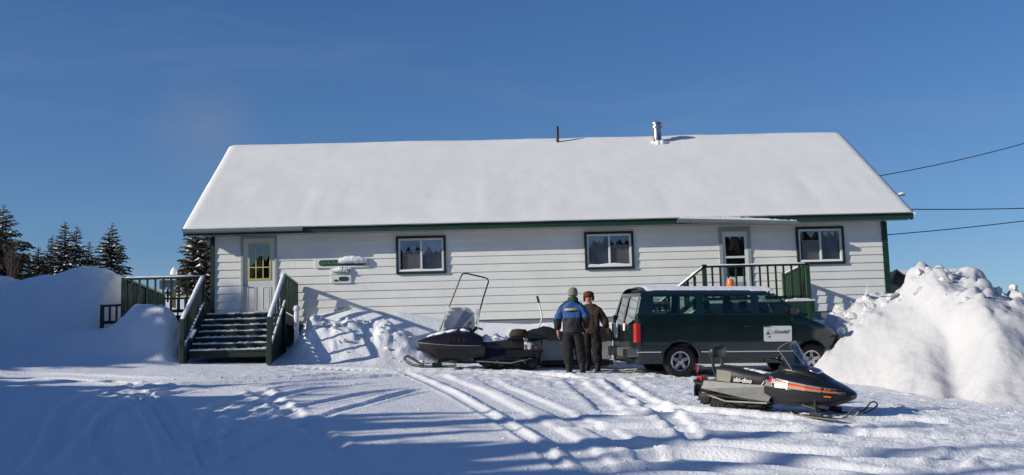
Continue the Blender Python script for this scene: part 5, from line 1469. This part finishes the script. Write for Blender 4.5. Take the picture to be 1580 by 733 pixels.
def person(loc, rz, label, scale, cfg):
    h = scale / 1.78
    Hd = Vector((cfg.get('lean', 0.0), -0.015, 0))
    V = [(0, 0, .95), (0, 0.01, 1.12), (0, 0.01, 1.33), (0, 0.0, 1.47), (0 + Hd.x * .5, -0.005, 1.53), (Hd.x, -0.02, 1.61), (Hd.x, -0.015, 1.70)]
    Rr = [(.14, .11), (.14, .11), (.17, .12), (.09, .08), (.058, .058), (.076, .09), (.072, .088)]
    E_ = [(0, 1), (1, 2), (2, 3), (3, 4), (4, 5), (5, 6)]
    JV = [(0, 0, .84), (0, 0, 1.05), (0, 0.0, 1.30), (0, 0, 1.44), (0, 0, 1.53)]
    JR = [(.225, .17), (.225, .17), (.235, .17), (.17, .135), (.10, .10)]
    JE = [(0, 1), (1, 2), (2, 3), (3, 4)]
    for s, (sh, el, wr) in zip((-1, 1), cfg['arms']):
        n = len(V); V += [sh, el, wr]; Rr += [.06, .05, .035]; E_ += [(2, n), (n, n + 1), (n + 1, n + 2)]
        w = Vector(wr); d = (w - Vector(el)).normalized(); side = Vector((s, 0, 0)); fwd = Vector((0, -1, 0))
        palm = w + d * 0.055; n2 = len(V); V.append(tuple(palm)); Rr.append((.034, .022)); E_.append((n + 2, n2))
        for q, (off, ln) in enumerate(((-.030, .062), (-.010, .075), (.010, .072), (.028, .058))):
            k = palm + d * 0.03 + fwd * off; k2 = k + d * ln * .5 - side * 0.012; k3 = k + d * ln * .85 - side * 0.035
            m_ = len(V); V += [tuple(k), tuple(k2), tuple(k3)]; Rr += [.0095, .009, .0075]; E_ += [(n2, m_), (m_, m_ + 1), (m_ + 1, m_ + 2)]
        tb = w + d * 0.03 + fwd * 0.035 - side * 0.012; tb2 = tb + d * 0.04 + fwd * 0.015 - side * 0.01
        m_ = len(V); V += [tuple(tb), tuple(tb2)]; Rr += [.011, .009]; E_ += [(n2, m_), (m_, m_ + 1)]
        n = len(JV); JV += [tuple(Vector(sh)), tuple(el), tuple(w - d * 0.02)]; JR += [.115, .092, .066]; JE += [(2, n), (n, n + 1), (n + 1, n + 2)]
    TV = [(0, 0, 1.02), (0, 0, .90)]; TR_ = [(.19, .145), (.19, .15)]; TE = [(0, 1)]
    for s, (hp, kn, an) in zip((-1, 1), cfg['legs']):
        n = len(V); toe = (an[0] + cfg.get('toe', 0.0), an[1] - 0.15, 0.045); V += [hp, kn, an, toe]; Rr += [.095, .06, .042, .035]; E_ += [(0, n), (n, n + 1), (n + 1, n + 2), (n + 2, n + 3)]
        n = len(TV); TV += [hp, kn, (an[0], an[1], .16)]; TR_ += [.145, .125, .112]; TE += [(1, n), (n, n + 1), (n + 1, n + 2)]
    body = skin_mesh('person', [tuple(Vector(v) * h) for v in V], E_, [tuple(k * h for k in (r if isinstance(r, tuple) else (r, r))) for r in Rr], 0, M['skin'], None, 2)
    body.location = loc; body.rotation_euler = (0, 0, rz)
    tag(body, label, 'person')
    sc_ = lambda L_: [tuple(Vector(v) * h) for v in L_]
    sr_ = lambda L_: [tuple(k * h for k in (r if isinstance(r, tuple) else (r, r))) for r in L_]
    skin_mesh('jacket', sc_(JV), JE, sr_(JR), 1, cfg['jacket'], body, 2)
    skin_mesh('trousers', sc_(TV), TE, sr_(TR_), 1, cfg['trousers'], body, 2)
    for s, (hp, kn, an) in zip((-1, 1), cfg['legs']):
        mb = MB(); x, y = an[0] * h, an[1] * h
        mb.loft([[(p[0], p[1], p[2]) for p in ring] for ring in [[(x + (w * math.cos(a)), y + dy + (l * math.sin(a)), z) for a in np.linspace(0, 2 * math.pi, 12, endpoint=False)] for z, w, l, dy in ((0.0, .058, .145, -.055), (0.03, .064, .15, -.055), (0.08, .06, .135, -.045), (0.13, .062, .085, -.005), (0.20, .075, .085, 0.0), (0.22, .06, .07, 0))]])
        mb.build('boot', M['rubber'], body, smooth='all')
    hx, hy = Hd.x * h, -0.018 * h
    # face: nose, eyes, ears
    mb = MB(); mb.ell((hx, hy - .098 * h, 1.625 * h), .012, .018, .022, 8, 6); mb.build('nose', M['skin'], body, smooth='all')
    for s in (-1, 1):
        mb = MB(); mb.ell((hx + s * .030 * h, hy - .083 * h, 1.655 * h), .011, .008, .007, 8, 6); mb.build('eye', M['black_plastic'], body, smooth='all')
        mb = MB(); mb.ell((hx + s * .080 * h, hy + .005, 1.64 * h), .012, .022, .032, 8, 6); mb.build('ear', M['skin'], body, smooth='all')
    mb = MB(); mb.ell((hx, hy - .085 * h, 1.585 * h), .024, .008, .006, 8, 6); mb.build('mouth', M['red'], body, smooth='all')
    rr = random.Random(int(scale * 100))
    if cfg['hat'] == 'fur':
        mb = MB(); rings = []
        for z, r1 in ((1.672, .095), (1.675, .112), (1.71, .120), (1.75, .118), (1.785, .095), (1.805, .04)):
            rings.append([(hx + (r1 + rr.uniform(-.004, .004)) * math.cos(a) * h, hy + .012 + (r1 * 1.06 + rr.uniform(-.004, .004)) * math.sin(a) * h, z * h) for a in np.linspace(0, 2 * math.pi, 20, endpoint=False)])
        mb.loft(rings); cap = mb.build('fur_hat', M['fur_brown'], body, smooth='all')
        for s in (-1, 1):
            mb = MB(); mb.ell((hx + s * .098 * h, hy + .02, 1.655 * h), .03, .055, .075, 10, 7); mb.build('ear_flap', M['fur_brown'], cap, smooth='all')
    else:
        mb = MB(); rings = []
        for z, r1 in ((1.615, .094), (1.635, .100), (1.68, .105), (1.73, .100), (1.775, .072), (1.795, .03)):
            rings.append([(hx + r1 * math.cos(a) * h, hy + .014 + (r1 * 1.1) * math.sin(a) * h, z * h) for a in np.linspace(0, 2 * math.pi, 20, endpoint=False)])
        mb.loft(rings); mb.build('knit_cap', M['knit_grey'], body, smooth='all')
        mb = MB(); rings = []
        for z, r1 in ((1.49, .115), (1.53, .118), (1.57, .108), (1.59, .096)):
            rings.append([(hx * .8 + r1 * math.cos(a) * h, hy + .014 + r1 * math.sin(a) * h, z * h) for a in np.linspace(0, 2 * math.pi, 20, endpoint=False)])
        mb.loft(rings, cap=False); mb.build('neck_warmer', M['knit_green'], body, smooth='all')
    if cfg.get('stripe'):
        mb = MB(); vs = []; fs = []
        for k in range(9):
            t = -1 + 2 * k / 8
            for z in (1.30, 1.345): vs.append((.135 * t * h, (.186 - .045 * t * t) * h, z * h))
        for k in range(8): fs.append((k * 2, k * 2 + 2, k * 2 + 3, k * 2 + 1))
        o = mb.add(vs, fs).build('back_patch', M['patch'], body, fix=False)
        sd = o.modifiers.new('t', 'SOLIDIFY'); sd.thickness = 0.006
    return body
JT = jacket_two_tone()
z1 = gz(1.93, 26.4)
person((1.93, 26.4, z1 - 0.02), R(180 - 12), 'person in blue and black jacket seen from behind, wearing a grey knit cap', 1.78, dict(
    arms=[((-.20, 0, 1.40), (-.30, 0.04, 1.14), (-.27, -0.12, .92)), ((.20, 0, 1.40), (.31, 0.03, 1.13), (.31, -0.02, .87))],
    legs=[((-.095, 0, .86), (-.13, -.05, .48), (-.17, -.02, .09)), ((.095, 0, .86), (.105, .01, .48), (.10, .03, .09))],
    jacket=JT, trousers=M['cloth_black'], hat='knit', stripe=True, lean=-0.03))
z2 = gz(2.36, 27.0)
person((2.36, 27.0, z2 - 0.02), R(-14), 'person in brown jacket and dark overalls facing the camera, wearing a fur hat', 1.70, dict(
    arms=[((-.20, 0, 1.40), (-.27, 0.0, 1.13), (-.20, -0.16, .95)), ((.20, 0, 1.40), (.315, 0.03, 1.14), (.38, -0.04, .90))],
    legs=[((-.095, 0, .86), (-.11, -.02, .48), (-.11, .02, .09)), ((.095, 0, .86), (.12, -.01, .48), (.13, .02, .09))],
    jacket=M['cloth_brown'], trousers=M['cloth_black'], hat='fur', lean=-0.02))

# ================================================================== trees
def spruce_parts(h, w, seed, dens=1.0, snow=0.35):
    """returns trunk, needles, snow mesh builders for a spruce of height h and base half-width w at the origin"""
    r = random.Random(seed); tr, nd, sn = MB(), MB(), MB()
    bend = r.uniform(-0.03, 0.03) * h
    def axis(z): t = z / h; return Vector((bend * t * t, 0.3 * bend * t, z))
    tr.tube([axis(h * t) for t in (0, .25, .5, .75, .97)], [0.028 * h * (1 - t) + 0.012 for t in (0, .25, .5, .75, .97)], 7)
    z = 0.10 * h; lv = 0
    while z < h * 0.985:
        t = z / h; rad = w * ((1 - t) ** 0.82) * (0.82 + 0.36 * r.random()) + 0.03 * h * 0.3
        n = max(4, int((9 if t < 0.7 else 6) * dens)); a0 = r.random() * 6.3
        for k in range(n):
            a = a0 + 6.283 * k / n + r.uniform(-.3, .3); L = rad * r.uniform(0.6, 1.2)
            d = Vector((math.cos(a), math.sin(a), 0)); s = Vector((-d.y, d.x, 0)); p0 = axis(z + r.uniform(-.02, .02) * h)
            droop = -0.30 * L * (1 - t) + 0.25 * L * t
            tip = p0 + d * L + Vector((0, 0, droop)); mid = p0 + d * L * 0.55 + Vector((0, 0, droop * 0.35))
            wd = L * r.uniform(0.26, 0.40) + 0.02 * h * 0.3
            # spray: several needle-clad twigs fanning off the branch
            for q in range(5):
                f = 0.25 + 0.75 * q / 4; c = p0.lerp(mid, f / 0.55) if f < 0.55 else mid.lerp(tip, (f - 0.55) / 0.45)
                for sg in (-1, 1):
                    e = c + d * L * 0.16 * r.uniform(.5, 1.5) + s * sg * wd * (1.15 - f) * r.uniform(.7, 1.3) + Vector((0, 0, -0.12 * L * r.uniform(0.3, 1.4)))
                    g = c + d * L * 0.20 + Vector((0, 0, -0.05 * L))
                    c2 = c - d * L * 0.10 + Vector((0, 0, -0.06 * L * r.random()))
                    nd.add([c2, e, g, c + Vector((0, 0, 0.05 * L))], [(0, 1, 2), (0, 1, 3)])
            nd.add([mid - s * wd * .25, tip, mid + s * wd * .25, mid + Vector((0, 0, -.1 * L))], [(0, 1, 2), (0, 3, 1)])
            if r.random() < snow:
                u = Vector((0, 0, 0.035 * L + 0.01)); m2 = p0.lerp(tip, r.uniform(.45, .7)) + u
                ww = wd * r.uniform(.3, .6); ll = L * r.uniform(.16, .30)
                sn.add([m2 - d * ll, m2 + s * ww + Vector((0, 0, -.08 * L)), m2 + d * ll + Vector((0, 0, droop * .3)), m2 - s * ww + Vector((0, 0, -.08 * L)), m2 + u * 1.6], [(0, 1, 4), (1, 2, 4), (2, 3, 4), (3, 0, 4), (0, 3, 2, 1)])
        z += h * (0.036 - 0.012 * t) * r.uniform(.8, 1.2) * (1.25 / max(dens, .5)); lv += 1
    return tr, nd, sn
def spruce(x, y, h, w, seed, label, group, base=None, needles='needles', snow=0.35, dens=1.0):
    b = gz(x, y) - 0.1 if base is None else base
    t = empty('spruce_tree', (x, y, b), (0, 0, seed * 1.3)); tag(t, label, 'tree', group)
    tr, nd, sn = spruce_parts(h, w, seed, dens, snow)
    tr.build('trunk', M['bark'], t, smooth=True, fix=False)
    cr = nd.build('crown', M[needles], t, fix=False)
    if sn.v: tag(sn.build('branch_snow', M['trim_snow'], cr, fix=False), kind='stuff')
    return t
LG = 'spruces beyond the left snowbank'
TL = [
    (5, 315, 62, 1.75, 'tall dark spruce cut off by the left photo edge'),
    (33, 392, 76, 0.95, 'short spruce between the cut-off tree and the dense clump'),
    (45, 394, 80, 0.9, 'low spruce at the left foot of the dense clump'),
    (61, 378, 74, 1.25, 'broad mid-height spruce on the left side of the clump'),
    (78, 361, 77, 1.0, 'slim spruce rising left of the tallest clump tree'),
    (88, 366, 84, 1.0, 'slim spruce half hidden behind the tallest clump tree'),
    (101, 339, 73, 1.2, 'tallest spruce of the clump beyond the left snowbank'),
    (118, 346, 75, 1.15, 'second tallest spruce, close right of the tallest one'),
    (137, 370, 72, 0.95, 'small pointed spruce at the right end of the clump'),
    (153, 391, 70, 0.6, 'tiny spruce tucked against the lone snow-flecked spruce'),
    (172, 343, 68, 1.25, 'lone spruce with snow-flecked branches right of the clump'),
]
for i, (px_, py_, Y, w, lab) in enumerate(TL):
    p = at(px_, py_, Y); b = min(gz(p.x, Y), p.z - 2.4) - 0.2
    spruce(p.x, Y, p.z - b, w * (1.0 + 0.1 * (p.z - b - 4)), 11 + i, lab, LG, b, snow=0.42 if i not in (6, 7, 10) else 0.7, dens=1.15)
p = at(306, 352, 48); spruce(p.x, 48, p.z - gz(p.x, 48) + 0.5, 1.15, 41, 'brownish spruce with sunlit snowy boughs at the building left corner', 'spruces behind the building', None, 'needles_brown', 0.6, 1.2)
p = at(328, 360, 50); spruce(p.x, 50, p.z - gz(p.x, 50) + 0.5, 1.1, 42, 'brownish spruce mostly hidden behind the building corner trim', 'spruces behind the building', None, 'needles_brown', 0.6, 1.2)
p = at(229, 434, 60); spruce(p.x, 60, 1.9, 0.45, 43, 'tiny far spruce seen between the entrance deck balusters', 'spruces behind the building', p.z - 1.9, 'needles', 0.2)
# bare alder bush in front of the cut-off spruce
bb = empty('bare_bush', (at(18, 410, 58).x, 58, gz(-21, 58) - 0.2)); tag(bb, 'leafless twiggy bush beside the cut-off spruce', 'bush')
rr = random.Random(77); mb = MB(); tw = MB(); zt = at(20, 372, 58).z - bb.location.z
for k in range(26):
    a = rr.random() * 6.28; L = zt * rr.uniform(.7, 1.0); sp_ = rr.uniform(.1, .45)
    pts = [Vector((0.1 * math.cos(a), 0.1 * math.sin(a), 0))]
    for q in range(1, 5): pts.append(Vector((math.cos(a) * sp_ * L * .4 * q / 4 + rr.uniform(-.05, .05), math.sin(a) * sp_ * L * .4 * q / 4, L * q / 4)))
    mb.tube(pts, [.03, .024, .018, .012, .006], 5)
    for q in range(5):
        c = pts[2].lerp(pts[4], rr.random()); e = c + Vector((rr.uniform(-.5, .5), rr.uniform(-.5, .5), rr.uniform(.1, .5)))
        tw.tube([c, e], [.010, .004], 4)
mb.build('stem', M['bark'], bb, fix=False); tw.build('twigs', M['bark'], bb, fix=False)

# ---- the wood behind and to the left of the photographer: seen in the panes, throws the long shade
wood = (MB(), MB(), MB())
def plant(x, y, top, w, seed, dens=0.8):
    b = gz(x, y) - 0.3; parts = spruce_parts(top - b, w, seed, dens, 0.25)
    h_ = top - b; rg = []; q_ = random.Random(seed)            # solid inner cone, added so the crown throws unbroken shade
    for t_ in (0.06, 0.25, 0.45, 0.65, 0.82, 0.93, 0.99):
        rg.append([(x + w * 0.74 * (1 - t_) ** 0.82 * q_.uniform(.8, 1.15) * math.cos(a_), y + w * 0.74 * (1 - t_) ** 0.82 * q_.uniform(.8, 1.15) * math.sin(a_), b + h_ * t_) for a_ in np.linspace(0, 6.283, 9, endpoint=False)])
    wood[1].loft(rg)
    for dst, src in zip(wood, parts):
        dst.add([(p[0] + x, p[1] + y, p[2] + b) for p in src.v], src.f)
SH = SUN_DIR
NV = Vector((-SH.y, SH.x)).normalized()
# outer edge of the shade on the snow, as seen in the photo
edge = [px_ground(*p) for p in ((0, 583), (100, 587), (200, 597), (280, 606), (400, 622), (500, 640), (600, 656), (720, 680), (850, 706), (1000, 728))] + [(5.0, 14.2), (9.0, 12.6)]
edge = sorted((NV.x * p[0] + NV.y * p[1], p) for p in edge)
en = [e[0] for e in edge]; ex_ = [e[1][0] for e in edge]; ey_ = [e[1][1] for e in edge]
rr = random.Random(21)
def shade_row(n0, n1, step, bx, w, seed, zfun, over, mult=1.3):
    n = n0; i = 0
    while n < n1:
        x = bx + rr.uniform(-.6, .6); y = (n - NV.x * x) / NV.y
        b = gz(x, y); top = zfun(n, x, y)
        plant(x, y, b + (top - b) * (mult + rr.uniform(-.04, .05) + over[i % len(over)]), w * rr.uniform(.9, 1.1), seed + i)
        n += step * rr.uniform(.85, 1.15); i += 1
def z_edge(n, x, y):
    tx, ty = float(np.interp(n, en, ex_)), float(np.interp(n, en, ey_))
    return gz(tx, ty) - SH.z * (tx - x) / SH.x
shade_row(17.0, 26.3, 0.95, -17.0, 1.6, 200, z_edge, (0, .0, .12, 0, .05), 1.07)
shade_row(17.4, 26.0, 1.0, -19.5, 1.8, 240, lambda n, x, y: z_edge(n, x, y) - 0.4, (0, .08, 0, .0, .16, 0), 1.05)
shade_row(14.0, 26.0, 0.7, -15.5, 3.0, 280, lambda n, x, y: z_edge(n, x, y) - 0.5, (0, .0, .05, 0), 1.06)
shade_row(9.0, 16.9, 1.15, -17.0, 1.4, 220, z_edge, (0, .10, -.10, .04), 0.94)
shade_row(9.5, 16.8, 1.3, -19.5, 1.5, 260, lambda n, x, y: z_edge(n, x, y) - 0.5, (0, .16, -.05, .0, .1), 0.92)
# group shading the left bank and the lower door
shade_row(28.1, 29.7, 0.45, -24.0, 2.8, 380, lambda n, x, y: 11.1, (0, 0, .03), 1.0)
shade_row(29.5, 36.5, 0.9, -24.0, 1.7, 300, lambda n, x, y: 10.1 if n < 31.8 else 11.1, (0, 0, .06, 0), 1.25)
shade_row(29.7, 37.0, 1.0, -26.5, 1.8, 340, lambda n, x, y: 10.4 if n < 31.8 else 11.4, (0, .05, 0), 1.25)
# dark line of trees across the clearing behind the camera
rr = random.Random(55)
def plant_far(x, y, top, w, seed):
    b = gz(x, y) - 0.3; q_ = random.Random(seed); h_ = top - b; rg = []
    for k in range(15):
        t_ = k / 14.0; r_ = w * (1 - t_) ** 0.42 * (1.12 if k % 2 else 0.8)
        rg.append([(x + (r_ + .02) * q_.uniform(.75, 1.2) * math.cos(a_), y + (r_ + .02) * q_.uniform(.75, 1.2) * math.sin(a_), b + h_ * t_ * q_.uniform(.985, 1.0)) for a_ in np.linspace(0, 6.283, 9, endpoint=False)])
    wood[1].loft(rg)
for row in range(3):
    for i in range(90):
        x = -14 + i * 0.62 + rr.uniform(-.25, .25); y = -21 - row * 1.6 + rr.uniform(-.4, .4)
        plant_far(x, y, 13.35 + 0.075 * 1.6 * row + rr.uniform(-.14, .14) + 0.12 * math.sin(x * 0.9) + 0.015 * (x - 10), 2.2, 400 + i + row * 100)
# taller spires whose shadows streak across the foreground
for i, (qx, qy) in enumerate(((960, 640), (1350, 662), (1480, 694), (1570, 722))):
    tx, ty = px_ground(qx, qy); bx = -19 - 2.2 * (i % 4); k = (tx - bx) / SH.x
    plant(bx, ty - SH.y * k, gz(tx, ty) - SH.z * k + 0.7, 1.5, 700 + i)
# joined into a single mass
wd_ = MB(); n0 = 0
o = wood[1].build('spruce_wood', M['needles'], None, fix=False); tag(o, 'dense spruce wood standing behind and left of the photographer', 'wood', kind='stuff')
t = wood[0].build('trunks', M['bark'], o, fix=False); t['kind'] = 'stuff'
t = wood[2].build('branch_snow', M['trim_snow'], o, fix=False); t['kind'] = 'stuff'

# ================================================================== shed and overhead wires
sd_ = empty('shed', (18.9, 55, 5.0)); tag(sd_, 'small dark gabled shed with snowy roof behind the right building corner', 'shed')
MB().prism([(-0.85, 0), (0.85, 0), (0.85, 1.95), (-0.62, 2.62), (-0.85, 2.3)], 0, 2.4, 'y').build('wall', M['shed_dark'], sd_)
MB().prism([(-0.98, 2.15), (-0.62, 2.70), (-0.62, 2.60), (-0.90, 2.12)], -0.25, 2.6, 'y').build('roof_board', M['black_metal'], sd_)
mb = MB(); mb.prism([(-0.62, 2.60), (0.35, 1.80), (0.35, 1.90), (-0.62, 2.70)], -0.25, 2.6, 'y'); rf = mb.build('roof', M['black_metal'], sd_)
mb = MB(); mb.prism([(-0.66, 2.70), (0.40, 1.90), (2.2, 1.95), (2.2, 2.72)], 0.2, 2.6, 'y'); mb.build('roof_snow', M['roof_snow'], rf)
def wire(a, b, sag, label):
    a, b = Vector(a), Vector(b); n = 24; pts = []
    for k in range(n + 1):
        t = k / n; p = a.lerp(b, t); p.z -= sag * 4 * t * (1 - t); pts.append(p)
    o = MB().tube(pts, 0.013, 6).build('overhead_wire', M['wire'], None, smooth=True)
    return tag(o, label, 'wire', 'wires to the right gable')
wire((10.76, 33.5, 7.86), (26.0, 38.5, 13.0), 0.55, 'highest dark overhead wire meeting the roof edge at the right gable')
wire((10.70, 31.3, 6.60), (26.0, 36.0, 7.9), 0.25, 'middle nearly level overhead wire leaving the right eave corner')
wire((10.20, 31.25, 5.95), (26.0, 36.0, 8.6), 0.30, 'lowest thin overhead wire fixed to the right wall corner')
ml = empty('mast_bracket', (10.78, 31.7, 6.9)); tag(ml, 'small snow-topped bracket sticking out of the right roof edge', 'bracket')
MB().tube([(-0.1, 0, 0.0), (0.0, 0, 0.12), (0.14, 0, 0.13)], 0.02, 6).build('arm', M['steel'], ml, smooth=True)
mb = MB(); mb.ell((0.08, 0, 0.165), 0.10, 0.06, 0.035, 10, 6); mb.build('snow', M['trim_snow'], ml, smooth='all')

# ================================================================== loose crumbs of snow
def clods(n, seed):
    r = np.random.RandomState(seed); V = []; F = []
    base = np.array([(1, 0, 0), (0, 1, 0), (-1, 0, 0), (0, -1, 0), (0.1, 0.1, 1), (0, 0, -0.6)], float)
    fc = [(0, 1, 4), (1, 2, 4), (2, 3, 4), (3, 0, 4)]
    P = []
    for Pt, w, d, tread in TR:                                   # thrown up along the tracks
        k = int(len(Pt) * 4)
        i = r.randint(0, len(Pt) - 1, k); t = r.rand(k, 1)
        q = Pt[i] * (1 - t) + Pt[i + 1] * t + r.normal(0, w * 0.8 + 0.05, (k, 2)); P.append(q)
    P.append(np.column_stack([r.uniform(-1, 9, n), r.uniform(16, 26.5, n)]))
    P.append(np.column_stack([r.uniform(6.2, 11.5, n // 3), r.normal(20.6, 0.5, n // 3)]))
    P.append(np.column_stack([r.uniform(-4.5, 0.5, n // 4), r.normal(27.3, 0.35, n // 4)]))
    P = np.concatenate(P); P = P[(P[:, 0] > -12) & (P[:, 0] < 12) & (P[:, 1] > 13) & (P[:, 1] < 28)]
    Z = ground_z(P[:, 0], P[:, 1]) + fine_z(P[:, 0], P[:, 1]); Z = np.maximum(Z, np.where(P[:, 0] > 6.1, pile_z(P[:, 0], P[:, 1]), -9))
    S = 0.005 + 0.026 * r.rand(len(P)) ** 6
    for (x, y), z, sz in zip(P, Z, S):
        a = r.rand() * 6.28; c, sn = math.cos(a), math.sin(a); b = base * (sz * r.uniform(.6, 1.3, (6, 3)))
        k = len(V); V += [(x + p[0] * c - p[1] * sn, y + p[0] * sn + p[1] * c, z + p[2] * 0.8) for p in b[:5]]
        F += [tuple(q + k for q in f) for f in fc]
    o = MB().add(V, F).build('snow_clods', M['snow'], None, fix=False)
    tag(o, 'loose crumbs of snow thrown up along the vehicle tracks', 'snow', kind='stuff')
clods(1500, 3)
